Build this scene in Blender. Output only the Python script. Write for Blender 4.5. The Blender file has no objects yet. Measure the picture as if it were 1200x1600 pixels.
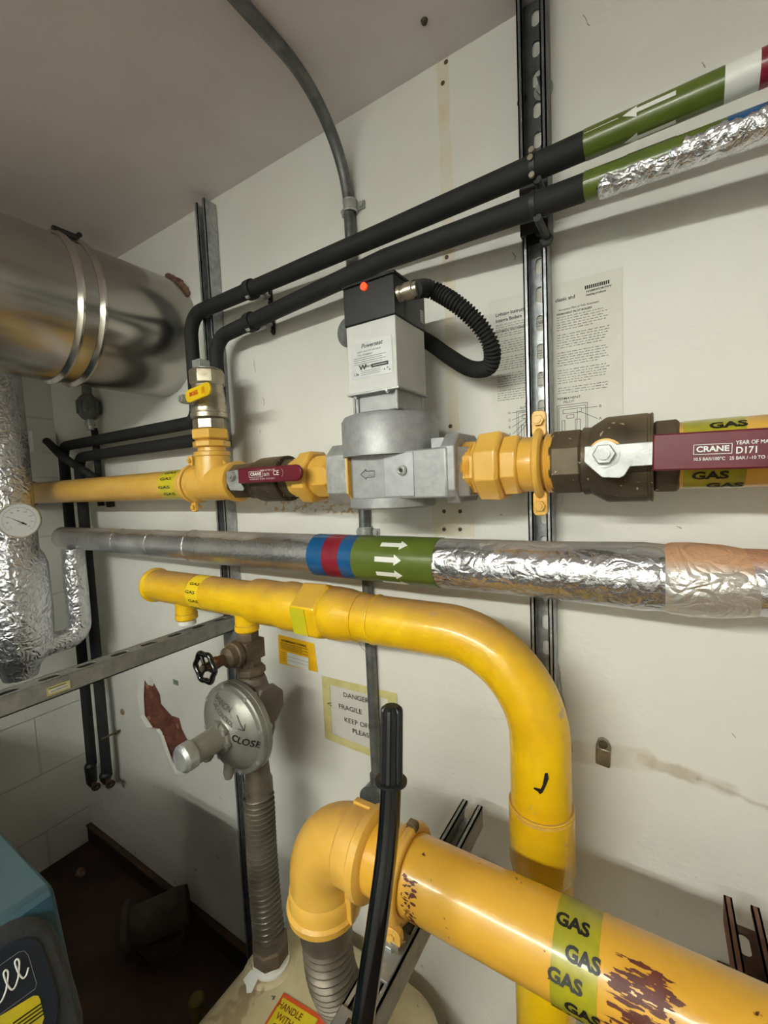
import bpy, bmesh, math, random
import numpy as np
from mathutils import Vector, Matrix

PI = math.pi
random.seed(7)
S = bpy.context.scene
COL = S.collection
H = 1.56                      # eye height; all z below are measured from eye height

# ------------------------------------------------------------------ camera
YAW, PITCH, ROLL, F = 0.563246571, -0.0666962225, -0.0432709503, 674.584
cy, sy, cp, sp, cr, sr = (math.cos(YAW), math.sin(YAW), math.cos(PITCH), math.sin(PITCH), math.cos(ROLL), math.sin(ROLL))
_f = Vector((-sy*cp, cy*cp, sp)); _r0 = Vector((cy, sy, 0)); _u0 = _r0.cross(_f)
_r = _r0*cr + _u0*sr; _u = -_r0*sr + _u0*cr
cd = bpy.data.cameras.new('camera'); cam = bpy.data.objects.new('camera', cd); COL.objects.link(cam)
cd.sensor_fit = 'HORIZONTAL'; cd.sensor_width = 36; cd.lens = 36*F/1200; cd.clip_start = .02
cam.matrix_world = Matrix(((_r.x, _u.x, -_f.x, 0), (_r.y, _u.y, -_f.y, 0), (_r.z, _u.z, -_f.z, H), (0, 0, 0, 1)))
S.camera = cam

# ------------------------------------------------------------------ light and exposure
wd = bpy.data.worlds.new('world'); S.world = wd; wd.use_nodes = True
wd.node_tree.nodes['Background'].inputs[0].default_value = (.9, .95, 1, 1)
wd.node_tree.nodes['Background'].inputs[1].default_value = .15
TUBE_W = 12.0                 # emission of the fluorescent tubes
TUBE_COL = (1.0, 1.02, .92)
TUBES = [(-1.2, .35, -1.30, .64), (-1.2, .35, -1.40, .64)]   # x0, x1, y, z
S.view_settings.view_transform = 'Standard'; S.view_settings.look = 'None'
S.view_settings.exposure = 0.47; S.view_settings.gamma = 1; S.view_settings.use_curve_mapping = False

# ------------------------------------------------------------------ pixel -> place helpers (measured from the photograph)
def V(*a): return Vector(a)
def ray(px, py): return _r*((px-600)/F) - _u*((py-800)/F) + _f
def at(px, py, Y): d = ray(px, py); return d*(Y/d.y)
def atx(px, py, X): d = ray(px, py); return d*(X/d.x)
def atz(px, py, z): d = ray(px, py); return d*(z/d.z)
def atp(px, py, p, n): d = ray(px, py); return d*(p.dot(n)/d.dot(n))
def xa(px, Y, z): a = _r*F - _f*(px-600); return -(Y*a.y + z*a.z)/a.x

# ------------------------------------------------------------------ materials
def lin(c):
    o = []
    for v in c[:3]:
        v /= 255.0
        o.append(v/12.92 if v <= .04045 else ((v+.055)/1.055)**2.4)
    return (*o, 1)
def M(name, c1, c2=None, sc=6, rough=.5, metal=0, bump=0, bsc=60, spots=(), stretch=(1, 1, 1), coat=0, lo=.35, hi=.65, rvar=0, vor=0, spec=.5, dust=None):
    m = bpy.data.materials.new(name); m.use_nodes = True
    t = m.node_tree; n = t.nodes; L = t.links.new; b = n['Principled BSDF']
    b.inputs['Roughness'].default_value = rough; b.inputs['Metallic'].default_value = metal
    b.inputs['Coat Weight'].default_value = coat; b.inputs['Coat Roughness'].default_value = .12
    b.inputs['Specular IOR Level'].default_value = spec
    tc = n.new('ShaderNodeTexCoord'); mp = n.new('ShaderNodeMapping'); mp.inputs['Scale'].default_value = stretch
    L(tc.outputs['Object'], mp.inputs[0]); vec = mp.outputs[0]
    def noise(s, d=5, r=.6):
        x = n.new('ShaderNodeTexNoise'); x.inputs['Scale'].default_value = s; x.inputs['Detail'].default_value = d
        x.inputs['Roughness'].default_value = r; L(vec, x.inputs['Vector']); return x.outputs[0]
    def ramp(src, a, bb):
        x = n.new('ShaderNodeMapRange'); x.inputs[1].default_value = a; x.inputs[2].default_value = bb; x.clamp = True
        L(src, x.inputs[0]); return x.outputs[0]
    def mix(f, a, bcol):
        x = n.new('ShaderNodeMix'); x.data_type = 'RGBA'; L(f, x.inputs[0])
        if isinstance(a, tuple): x.inputs[6].default_value = a
        else: L(a, x.inputs[6])
        x.inputs[7].default_value = bcol; return x.outputs[2]
    c = lin(c1)
    if c2: c = mix(ramp(noise(sc), lo, hi), c, lin(c2))
    for (col, s, th) in spots: c = mix(ramp(noise(s, 3), th, th+.03), c, lin(col))
    if dust:      # settled dust on surfaces that face up
        g = n.new('ShaderNodeNewGeometry'); sx = n.new('ShaderNodeSeparateXYZ'); L(g.outputs['Normal'], sx.inputs[0])
        a = n.new('ShaderNodeMath'); a.operation = 'MULTIPLY_ADD'; a.inputs[1].default_value = .5; L(noise(14), a.inputs[0]); L(sx.outputs[2], a.inputs[2])
        fd = ramp(a.outputs[0], dust[1]+.25, dust[1]+.25+dust[2])
        c = mix(fd, c, lin(dust[0])); rr = n.new('ShaderNodeMapRange'); rr.inputs[3].default_value = rough; rr.inputs[4].default_value = .8; L(fd, rr.inputs[0]); L(rr.outputs[0], b.inputs['Roughness'])
        mm_ = n.new('ShaderNodeMapRange'); mm_.inputs[3].default_value = metal; mm_.inputs[4].default_value = metal*.25; L(fd, mm_.inputs[0]); L(mm_.outputs[0], b.inputs['Metallic']); rvar = 0
    if isinstance(c, tuple): b.inputs['Base Color'].default_value = c
    else: L(c, b.inputs['Base Color'])
    if rvar:
        x = n.new('ShaderNodeMapRange'); x.inputs[3].default_value = max(.02, rough-rvar); x.inputs[4].default_value = rough+rvar
        L(noise(sc*2.3), x.inputs[0]); L(x.outputs[0], b.inputs['Roughness'])
    if bump:
        bp = n.new('ShaderNodeBump'); bp.inputs['Strength'].default_value = bump; bp.inputs['Distance'].default_value = .004
        src = noise(bsc, 4)
        if vor:
            v = n.new('ShaderNodeTexVoronoi'); v.feature = 'DISTANCE_TO_EDGE'; v.inputs['Scale'].default_value = vor
            nn = n.new('ShaderNodeTexNoise'); nn.inputs['Scale'].default_value = 12; L(vec, nn.inputs['Vector'])
            ad = n.new('ShaderNodeMixRGB'); ad.inputs[0].default_value = .25; L(vec, ad.inputs[1]); L(nn.outputs[1], ad.inputs[2])
            L(ad.outputs[0], v.inputs['Vector'])
            mm = n.new('ShaderNodeMath'); mm.operation = 'MULTIPLY_ADD'; mm.inputs[1].default_value = 1.6
            L(v.outputs[0], mm.inputs[0]); L(src, mm.inputs[2]); src = mm.outputs[0]
        L(src, bp.inputs['Height']); L(bp.outputs[0], b.inputs['Normal'])
    m['_'] = 0
    return m

m_ceil = M('ceiling_paint', (238, 229, 230), (228, 218, 218), 3, .85, bump=.08, bsc=140, spots=(((150, 138, 128), 2.2, .68),))
m_black = M('foam_rubber', (23, 23, 24), (31, 31, 31), 20, .75, bump=.15, bsc=200)
m_galv = M('galvanised_steel', (150, 153, 156), (186, 189, 192), 55, .38, .5, rvar=.1, bump=.05, bsc=150)
m_galvd = M('dull_galvanised_steel', (132, 133, 131), (156, 156, 152), 40, .5, .45, rvar=.1, bump=.1, bsc=150)
m_dark = M('dark_steel', (48, 48, 48), (62, 62, 62), 30, .5, .5)
m_strutd = M('dark_grey_steel', (88, 90, 92), (108, 110, 112), 30, .5, .4)
m_cond = M('conduit_steel', (92, 94, 94), (128, 130, 130), 30, .45, .6, rvar=.1)
m_ochre = M('ochre_gas_paint', (230, 182, 82), (220, 168, 66), 14, .33, bump=.12, bsc=90, spots=(((170, 122, 60), 38, .74),), coat=.3, dust=((168, 128, 78), .72, .5))
m_ochre_w = M('worn_ochre_gas_paint', (226, 174, 62), (218, 162, 50), 10, .3, bump=.1, bsc=70, spots=(((92, 40, 30), 55, .70),), coat=.3)
m_yel = M('yellow_gas_paint', (246, 202, 14), (230, 178, 18), 9, .32, bump=.25, bsc=50, spots=(((200, 170, 110), 16, .68),), coat=.35, dust=((178, 134, 70), .38, .6))
m_yel_green = M('greenish_yellow_paint', (196, 196, 40), (214, 190, 30), 20, .4)
m_brass = M('old_bronze', (98, 86, 66), (72, 62, 48), 18, .5, .45, bump=.1, bsc=120, spots=(((204, 188, 160), 70, .67),), dust=((126, 108, 78), .6, .5))
m_nickel = M('nickel_plate', (196, 188, 170), (150, 140, 118), 16, .3, .8, rvar=.1)
m_zinc = M('zinc_plate', (190, 192, 190), (160, 162, 160), 40, .42, .55, bump=.1, bsc=150)
m_silver = M('silver_paint', (168, 169, 170), (152, 153, 154), 60, .45, .35, bump=.08, bsc=160)
m_alu = M('white_coated_case', (206, 206, 202), (196, 196, 192), 20, .5)
m_aluside = M('grey_coated_case', (166, 168, 168), (158, 160, 160), 20, .5)
m_blackpl = M('black_plastic', (20, 20, 22), (26, 26, 28), 20, .4)
m_maroon = M('maroon_vinyl', (104, 22, 38), (92, 18, 32), 20, .28)
m_yvinyl = M('yellow_vinyl', (240, 205, 20), (226, 186, 16), 20, .4)
m_foil = M('crumpled_foil', (232, 233, 238), (220, 221, 226), 8, .24, .9, bump=1.0, bsc=70, vor=30, rvar=.08)
m_foil2 = M('smooth_foil', (226, 226, 232), (208, 208, 212), 9, .24, .93, bump=.75, bsc=65, vor=20, dust=((168, 158, 138), .72, .35))
m_foil3 = M('woven_foil', (226, 226, 230), (190, 190, 194), 9, .27, .95, bump=.4, bsc=150, vor=9, dust=((164, 154, 136), .7, .4), stretch=(1, 1, 1))
m_foil4 = M('brown_dusted_foil', (226, 226, 232), (208, 208, 212), 9, .24, .93, bump=.75, bsc=65, vor=20, dust=((196, 146, 116), .45, .35))
m_dusty = M('dusty_foil', (216, 206, 194), (222, 218, 212), 7, .35, .7, bump=.8, bsc=60, vor=26, dust=((206, 160, 124), .35, .3))
m_steel = M('stainless_steel', (190, 187, 182), (166, 162, 156), 3, .22, .95, rvar=.06, bump=.04, bsc=5, stretch=(1, .35, 1))
m_rib = M('stainless_rib', (206, 200, 190), (186, 180, 170), 8, .2, .95)
m_green = M('olive_tape', (92, 108, 38), (84, 100, 34), 16, .3, coat=.3)
m_blue = M('blue_tape', (22, 88, 140), (18, 78, 128), 16, .3, coat=.3)
m_red = M('crimson_tape', (140, 30, 48), (120, 24, 40), 16, .3, coat=.3)
m_white = M('white_print', (232, 232, 226), None, rough=.4)
m_ink = M('black_ink', (22, 20, 18), None, rough=.5)
m_inkg = M('faded_ink', (62, 62, 60), None, rough=.7)
m_redink = M('red_ink', (205, 45, 20), None, rough=.5)
m_tape = M('yellow_gas_tape', (222, 200, 28), (196, 184, 40), 20, .3, coat=.4)
m_tapeo = M('olive_yellow_gas_tape', (176, 168, 30), (150, 146, 40), 20, .28, coat=.4)
m_paper = M('old_paper', (222, 221, 212), (214, 212, 200), 10, .7)
m_stick = M('yellow_sticker', (240, 186, 20), (226, 172, 18), 20, .5)
m_mask = M('masking_tape', (206, 198, 140), (190, 180, 120), 26, .6)
m_flex = M('dusty_flexible_steel', (120, 112, 98), (88, 80, 68), 12, .45, .5, bump=.1, bsc=100)
m_regul = M('cast_aluminium', (150, 150, 142), (132, 130, 122), 16, .4, .5, bump=.15, bsc=80, rvar=.08)
m_dustb = M('dusty_bronze', (112, 98, 80), (84, 72, 58), 16, .6, .35, bump=.2, bsc=80)
m_meter = M('cream_meter_paint', (208, 196, 158), (176, 160, 122), 6, .5, bump=.12, bsc=40, spots=(((156, 136, 102), 9, .60), ((96, 80, 60), 34, .68)))
m_teal = M('teal_burner_paint', (28, 70, 86), (24, 62, 78), 12, .45, bump=.05, bsc=60, dust=((78, 96, 96), .5, .8))
m_cover = M('charcoal_plastic', (38, 40, 44), (46, 48, 52), 60, .55, bump=.2, bsc=250)
m_navy = M('navy_plate', (20, 28, 42), None, rough=.4)
m_gloss = M('gloss_black_enamel', (12, 12, 14), None, rough=.1, coat=.6)
m_rubber = M('ribbed_rubber', (22, 22, 24), None, rough=.42)
m_floor = M('dirty_shaded_floor', (74, 50, 34), (44, 32, 24), 4, .8, bump=.3, bsc=30, spots=(((120, 96, 70), 26, .72),))  # dark brown also stands in for the shade of meter and boiler
m_skirt = M('dark_skirting', (34, 26, 20), (48, 34, 24), 8, .7)
m_skirtb = M('brown_skirting_edge', (84, 60, 42), (58, 42, 30), 8, .7)
m_brick = M('bare_brick', (128, 76, 56), (92, 50, 38), 22, .95, bump=1.0, bsc=60, spots=(((160, 120, 96), 16, .66),))
m_orange = bpy.data.materials.new('orange_neon'); m_orange.use_nodes = True
_b = m_orange.node_tree.nodes['Principled BSDF']; _b.inputs['Base Color'].default_value = lin((255, 70, 20))
_b.inputs['Emission Color'].default_value = lin((255, 70, 30)); _b.inputs['Emission Strength'].default_value = .8
m_tube = bpy.data.materials.new('fluorescent_tube'); m_tube.use_nodes = True
_b = m_tube.node_tree.nodes['Principled BSDF']; _b.inputs['Base Color'].default_value = (1, 1, 1, 1)
_b.inputs['Emission Color'].default_value = (*TUBE_COL, 1); _b.inputs['Emission Strength'].default_value = TUBE_W*8
m_fit = M('white_enamel', (225, 225, 222), None, rough=.4)
m_wood = M('grubby_plaster', (150, 120, 96), (96, 66, 50), 40, .9, bump=.6, bsc=60)

def wall_material(name, blocks=False, marks=False):
    m = M(name, (228, 227, 220), (220, 218, 210), 2.5, .55, bump=0, spots=(((176, 168, 150), 60, .765),))
    t = m.node_tree; n = t.nodes; L = t.links.new; b = n['Principled BSDF']
    pos = n.new('ShaderNodeNewGeometry').outputs['Position']; sep = n.new('ShaderNodeSeparateXYZ'); L(pos, sep.inputs[0])
    bp = n.new('ShaderNodeBump'); bp.inputs['Strength'].default_value = .5; bp.inputs['Distance'].default_value = .004
    def noise(s, d=4):
        x = n.new('ShaderNodeTexNoise'); x.inputs['Scale'].default_value = s; x.inputs['Detail'].default_value = d
        L(pos, x.inputs['Vector']); return x.outputs[0]
    def math_(op, a, bb=None, c=None):
        x = n.new('ShaderNodeMath'); x.operation = op
        for i, v in enumerate((a, bb, c)):
            if v is None: continue
            if isinstance(v, (int, float)): x.inputs[i].default_value = v
            else: L(v, x.inputs[i])
        return x.outputs[0]
    h = math_('MULTIPLY_ADD', noise(9), 1.1, math_('MULTIPLY', noise(110), .3))
    if blocks:
        br = n.new('ShaderNodeTexBrick'); cb = n.new('ShaderNodeCombineXYZ')
        L(sep.outputs[1], cb.inputs[0]); L(math_('ADD', sep.outputs[2], .0956), cb.inputs[1]); L(cb.outputs[0], br.inputs['Vector'])
        br.inputs['Scale'].default_value = 1; br.inputs['Brick Width'].default_value = .45; br.inputs['Row Height'].default_value = .2486
        br.inputs['Mortar Size'].default_value = .005; br.inputs['Mortar Smooth'].default_value = .6
        h = math_('SUBTRACT', h, math_('MULTIPLY', br.outputs['Fac'], 2.2))
        mx = n.new('ShaderNodeMix'); mx.data_type = 'RGBA'; L(math_('MULTIPLY', br.outputs['Fac'], .22), mx.inputs[0]); L(b.inputs['Base Color'].links[0].from_socket, mx.inputs[6]); mx.inputs[7].default_value = lin((150, 144, 130)); L(mx.outputs[2], b.inputs['Base Color'])
    L(h, bp.inputs['Height']); L(bp.outputs[0], b.inputs['Normal'])
    if marks:
        col = b.inputs['Base Color'].links[0].from_socket
        wob = math_('MULTIPLY_ADD', noise(45), .012, -.006)
        X = math_('ADD', sep.outputs[0], wob); Z = math_('ADD', sep.outputs[2], wob)
        def mixin(col, fac, c):
            x = n.new('ShaderNodeMix'); x.data_type = 'RGBA'; L(fac, x.inputs[0]); L(col, x.inputs[6]); x.inputs[7].default_value = lin(c); return x.outputs[2]
        def rect(x0, x1, z0, z1, s):
            a = math_('SUBTRACT', (x1-x0)/2, math_('ABSOLUTE', math_('SUBTRACT', X, (x0+x1)/2)))
            c = math_('SUBTRACT', (z1-z0)/2, math_('ABSOLUTE', math_('SUBTRACT', Z, (z0+z1)/2)))
            q = math_('MULTIPLY', math_('MINIMUM', a, c), 400); q.node.use_clamp = True
            return math_('MULTIPLY', q, s)
        def seg(xa_, za_, xb, zb, w, s, soft=150):
            dx, dz = xb-xa_, zb-za_; l2 = dx*dx+dz*dz
            tt = math_('DIVIDE', math_('ADD', math_('MULTIPLY', math_('SUBTRACT', X, xa_), dx), math_('MULTIPLY', math_('SUBTRACT', Z, za_), dz)), l2)
            tt.node.use_clamp = True
            ex = math_('SUBTRACT', math_('SUBTRACT', X, xa_), math_('MULTIPLY', tt, dx)); ez = math_('SUBTRACT', math_('SUBTRACT', Z, za_), math_('MULTIPLY', tt, dz))
            d = math_('SQRT', math_('ADD', math_('MULTIPLY', ex, ex), math_('MULTIPLY', ez, ez)))
            q = math_('MULTIPLY', math_('SUBTRACT', w, d), soft); q.node.use_clamp = True
            return math_('MULTIPLY', q, s)
        nz = math_('MULTIPLY_ADD', noise(18), 1.6, -.3); nz.node.use_clamp = True
        col = mixin(col, math_('MULTIPLY', rect(-.365, -.337, .10+H, .83+H, .8), nz), (214, 196, 150))
        col = mixin(col, math_('MULTIPLY', rect(-.408, -.312, -.12+H, -.03+H, .7), nz), (214, 196, 150))
        # smeared filler line right of the pipe clip, and old hairline cracks
        col = mixin(col, math_('MULTIPLY', seg(-.14, -.520+H, -.02, -.500+H, .024, .6), nz), (176, 164, 124))
        col = mixin(col, math_('MULTIPLY', seg(-.02, -.500+H, .10, -.512+H, .014, .75), nz), (166, 150, 116))
        col = mixin(col, math_('MULTIPLY', seg(.06, -.507+H, .20, -.540+H, .006, .9), nz), (130, 96, 78))
        col = mixin(col, seg(-.165, -.30+H, -.135, -.52+H, .0022, .6, 900), (120, 112, 100))
        col = mixin(col, math_('MULTIPLY', seg(-.90, -.045+H, -.60, -.055+H, .022, .7), math_('GREATER_THAN', noise(70), .56)), (190, 150, 90))
        for (ax, az, bx, bz) in ((-.93, .352, -.925, .318), (-.905, .245, -.900, .225), (-.925, .158, -.923, .150), (-.845, -.02, -.842, -.05), (-.10, .755, -.09, .735), (-.225, .415, -.220, .402), (.10, -.42, .104, -.425), (.03, -.09, .034, -.094), (-.62, -.39, -.60, -.41), (-.70, -.52, -.695, -.54), (.06, .60, .062, .59), (-1.5, -1.08, -1.49, -1.12)):
            col = mixin(col, math_('MULTIPLY', seg(ax, az+H, bx, bz+H, .0012, .8, 1200), 1), (138, 104, 80))
        # dirt near the bottom left corner and scuffs
        sc = math_('GREATER_THAN', noise(26, 6), .70)
        lowm = math_('MULTIPLY', math_('SUBTRACT', -.55+H, sep.outputs[2]), 1.2); lowm.node.use_clamp = True
        col = mixin(col, math_('MULTIPLY', math_('MULTIPLY', lowm, sc), .5), (120, 112, 100))
        L(col, b.inputs['Base Color'])
    return m
m_wall = wall_material('painted_plaster', marks=True)
m_block = wall_material('painted_blockwork', blocks=True)
m_plain = wall_material('plain_painted_wall')

# ------------------------------------------------------------------ mesh builder
def basis(d):
    d = Vector(d).normalized(); a = Vector((0, 0, 1)) if abs(d.z) < .9 else Vector((0, 1, 0))
    e1 = a.cross(d).normalized(); return e1, d.cross(e1), d
class MB:
    def __init__(s): s.v = []; s.f = []
    def add(s, vs, fs):
        o = len(s.v); s.v += [Vector(v) for v in vs]; s.f += [tuple(i+o for i in f) for f in fs]; return s
    def box(s, c, d, ex=(1, 0, 0), ey=(0, 1, 0), ez=(0, 0, 1)):
        c = Vector(c); ex, ey, ez = (Vector(e).normalized() for e in (ex, ey, ez)); x, y, z = (k/2 for k in d)
        vs = [c+ex*(i*x)+ey*(j*y)+ez*(k*z) for k in (-1, 1) for j in (-1, 1) for i in (-1, 1)]
        return s.add(vs, [(0, 2, 3, 1), (4, 5, 7, 6), (0, 1, 5, 4), (2, 6, 7, 3), (0, 4, 6, 2), (1, 3, 7, 5)])
    def span(s, a, b):
        a, b = Vector(a), Vector(b); return s.box((a+b)/2, [abs(q) for q in (b-a)])
    def lathe(s, p, d, prof, n=32, rot=0, cap=True, sq=1):
        p = Vector(p); e1, e2, d = basis(d); vs = []; fs = []
        for (h, r) in prof:
            for k in range(n):
                a = rot+2*PI*k/n; vs.append(p+d*h+e1*(r*math.cos(a))+e2*(r*sq*math.sin(a)))
        for i in range(len(prof)-1):
            for k in range(n):
                k2 = (k+1) % n; fs.append((i*n+k, i*n+k2, (i+1)*n+k2, (i+1)*n+k))
        if cap: fs.append(tuple(reversed(range(n)))); fs.append(tuple(range((len(prof)-1)*n, len(prof)*n)))
        return s.add(vs, fs)
    def cyl(s, a, b, r, r2=None, n=24, rot=0):
        a, b = Vector(a), Vector(b); return s.lathe(a, b-a, [(0, r), ((b-a).length, r if r2 is None else r2)], n, rot)
    def tube(s, pts, r, n=16, cap=True, rf=None):
        pts = [Vector(p) for p in pts]; ts = []
        for i in range(len(pts)):
            a = pts[max(0, i-1)]; b = pts[min(len(pts)-1, i+1)]; ts.append((b-a).normalized())
        e1, e2, _ = basis(ts[0]); vs = []; fs = []; ln = 0
        for i, p in enumerate(pts):
            if i: ln += (p-pts[i-1]).length
            e1 = (e1-ts[i]*e1.dot(ts[i])).normalized(); e2 = ts[i].cross(e1)
            rr = rf(ln, i) if rf else r
            for k in range(n):
                a = 2*PI*k/n; vs.append(p+e1*(rr*math.cos(a))+e2*(rr*math.sin(a)))
        for i in range(len(pts)-1):
            for k in range(n):
                k2 = (k+1) % n; fs.append((i*n+k, i*n+k2, (i+1)*n+k2, (i+1)*n+k))
        if cap: fs.append(tuple(reversed(range(n)))); fs.append(tuple(range((len(pts)-1)*n, len(pts)*n)))
        return s.add(vs, fs)
    def torus(s, c, d, R, r, n=36, m=12, sq=1):
        c = Vector(c); e1, e2, d = basis(d); vs = []; fs = []
        for i in range(n):
            a = 2*PI*i/n; rad = e1*math.cos(a)+e2*math.sin(a)
            for j in range(m):
                b = 2*PI*j/m; vs.append(c+rad*(R+r*math.cos(b))+d*(r*sq*math.sin(b)))
        for i in range(n):
            for j in range(m):
                fs.append((i*m+j, ((i+1) % n)*m+j, ((i+1) % n)*m+(j+1) % m, i*m+(j+1) % m))
        return s.add(vs, fs)
    def prism(s, poly, o, ex, ey, th):
        o, ex, ey = Vector(o), Vector(ex), Vector(ey); nz = ex.cross(ey).normalized(); n = len(poly)
        vs = [o+ex*a+ey*b for a, b in poly]+[o+ex*a+ey*b+nz*th for a, b in poly]
        fs = [tuple(reversed(range(n))), tuple(range(n, 2*n))]+[(i, (i+1) % n, n+(i+1) % n, n+i) for i in range(n)]
        return s.add(vs, fs)
    def text(s, txt, size, fn, bold=0, slant=0, sx=1, cut=0, align='CENTER'):
        c = bpy.data.curves.new('t', 'FONT'); c.body = txt; c.size = size/.72; c.align_x = align; c.align_y = 'CENTER'
        c.offset = bold*size; c.resolution_u = 3; c.shear = slant
        o = bpy.data.objects.new('t', c); COL.objects.link(o)
        dg = bpy.context.evaluated_depsgraph_get(); me = bpy.data.meshes.new_from_object(o.evaluated_get(dg))
        bm = bmesh.new(); bm.from_mesh(me)
        if cut:
            ys = [v.co.y for v in bm.verts]
            if ys:
                y = min(ys)+cut
                while y < max(ys):
                    bmesh.ops.bisect_plane(bm, geom=bm.verts[:]+bm.edges[:]+bm.faces[:], plane_co=(0, y, 0), plane_no=(0, 1, 0)); y += cut
        bm.verts.index_update()
        s.add([fn(v.co.x*sx, v.co.y) for v in bm.verts], [tuple(v.index for v in f.verts) for f in bm.faces])
        bm.free(); bpy.data.objects.remove(o); bpy.data.curves.remove(c); bpy.data.meshes.remove(me)
        return s
    def poly(s, pts, fn): return s.add([fn(a, b) for a, b in pts], [tuple(range(len(pts)))])
    def build(s, name, mat, parent=None, bevel=0, ang=32, flip=False):
        me = bpy.data.meshes.new(name); o = bpy.data.objects.new(name, me); COL.objects.link(o)
        vs = [v+Vector((0, 0, H)) for v in s.v]
        if parent is None:
            lo = [min(v[i] for v in vs) for i in range(3)]; hi = [max(v[i] for v in vs) for i in range(3)]
            org = Vector(((lo[0]+hi[0])/2, (lo[1]+hi[1])/2, lo[2]))
        else:
            org = Vector((0, 0, 0)); q = parent
            while q: org += Vector(q.location); q = q.parent
        me.from_pydata([v-org for v in vs], [], s.f); me.materials.append(mat)
        bm = bmesh.new(); bm.from_mesh(me); bmesh.ops.recalc_face_normals(bm, faces=bm.faces)
        if flip: bmesh.ops.reverse_faces(bm, faces=bm.faces)
        for f in bm.faces: f.smooth = True
        bm.to_mesh(me); bm.free()
        me.set_sharp_from_angle(angle=math.radians(ang))
        if parent is None: o.location = org
        else: o.parent = parent
        if bevel:
            b = o.modifiers.new('bevel', 'BEVEL'); b.width = bevel; b.segments = 2; b.limit_method = 'ANGLE'; b.angle_limit = .6; b.harden_normals = False
        return o
def tag(o, label, cat=None, group=None):
    o['label'] = label
    if cat: o['category'] = cat
    if group: o['group'] = group
    return o
def thing(name, loc, label, cat, group=None):
    o = bpy.data.objects.new(name, None); COL.objects.link(o); o.location = Vector(loc)+Vector((0, 0, H)); o.empty_display_size = .05
    return tag(o, label, cat, group)
def one(mb, name, mat, label, cat, group=None, bevel=0): return tag(mb.build(name, mat, None, bevel), label, cat, group)
def struct(mb, name, mat, parent=None):
    o = mb.build(name, mat, parent); o['kind'] = 'structure'; return o
def fillet(pts, R, n=8):
    pts = [Vector(p) for p in pts]; out = [pts[0]]
    for i in range(1, len(pts)-1):
        r = R[i-1] if isinstance(R, (list, tuple)) else R
        a = (pts[i-1]-pts[i]); b = (pts[i+1]-pts[i]); la, lb = a.length, b.length; a.normalize(); b.normalize()
        th = a.angle(b); t = min(r/math.tan(th/2), la*.49 if i > 1 else la*.98, lb*.49 if i < len(pts)-2 else lb*.98); r = t*math.tan(th/2)
        c = pts[i]+(a+b).normalized()*(r/math.sin(th/2)); p0 = pts[i]+a*t-c; p1 = pts[i]+b*t-c; w = p0.angle(p1)
        for k in range(n+1):
            s = k/n; out.append(c+(p0*math.sin((1-s)*w)+p1*math.sin(s*w))/math.sin(w))
    out.append(pts[-1]); return out
def catmull(pts, n=12):
    pts = [Vector(p) for p in pts]; P = [pts[0]*2-pts[1]]+pts+[pts[-1]*2-pts[-2]]; out = []
    for i in range(1, len(P)-2):
        a, b, c, d = P[i-1:i+3]
        for k in range(n):
            t = k/n; out.append(.5*((2*b)+(c-a)*t+(2*a-5*b+4*c-d)*t*t+(3*b-a-3*c+d)*t**3))
    out.append(pts[-1]); return out
def resample(pts, step):
    pts = [Vector(p) for p in pts]; L = [0]
    for i in range(1, len(pts)): L.append(L[-1]+(pts[i]-pts[i-1]).length)
    n = max(2, int(L[-1]/step)); out = []; j = 0
    for k in range(n+1):
        s = L[-1]*k/n
        while j < len(pts)-2 and L[j+1] < s: j += 1
        out.append(pts[j].lerp(pts[j+1], (s-L[j])/max(1e-9, L[j+1]-L[j])))
    return out
def corrugated(pts, r, amp, pitch, n=20):
    p = resample(pts, pitch/6); return MB().tube(p, r, n, rf=lambda l, i: r+amp*math.sin(2*PI*l/pitch))
def round_rect(w, h, r, n=5):
    out = []
    for cx, cy_, a0 in ((w/2-r, h/2-r, 0), (-w/2+r, h/2-r, 90), (-w/2+r, -h/2+r, 180), (w/2-r, -h/2+r, 270)):
        for k in range(n+1):
            a = math.radians(a0+90*k/n); out.append((cx+r*math.cos(a), cy_+r*math.sin(a)))
    return out
def flat(o, ex, ey):
    o, ex, ey = Vector(o), Vector(ex).normalized(), Vector(ey).normalized(); return lambda u, v: o+ex*u+ey*v
def cylx(X0, Y, z, r, ph0=0, dirx=1, tilt=0):     # wrap onto a pipe that runs along x; ph0 = 0 faces -y, up is positive
    return lambda u, v: Vector((X0+dirx*u, Y-r*math.cos(ph0+v/r), z+r*math.sin(ph0+v/r)+tilt*u))
def sleeve(a, b, r, n=32): return MB().lathe(a, Vector(b)-Vector(a), [(0, r-.0015), (0, r), ((Vector(b)-Vector(a)).length, r), ((Vector(b)-Vector(a)).length, r-.0015)], n, cap=False)
X_, Y_, Z_ = V(1, 0, 0), V(0, 1, 0), V(0, 0, 1)
def hexnut(mb, p, d, af, h, n=6, rot=0): return mb.lathe(p, d, [(0, af*.92), (h*.12, af), (h*.88, af), (h, af*.92)], n, rot)

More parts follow.
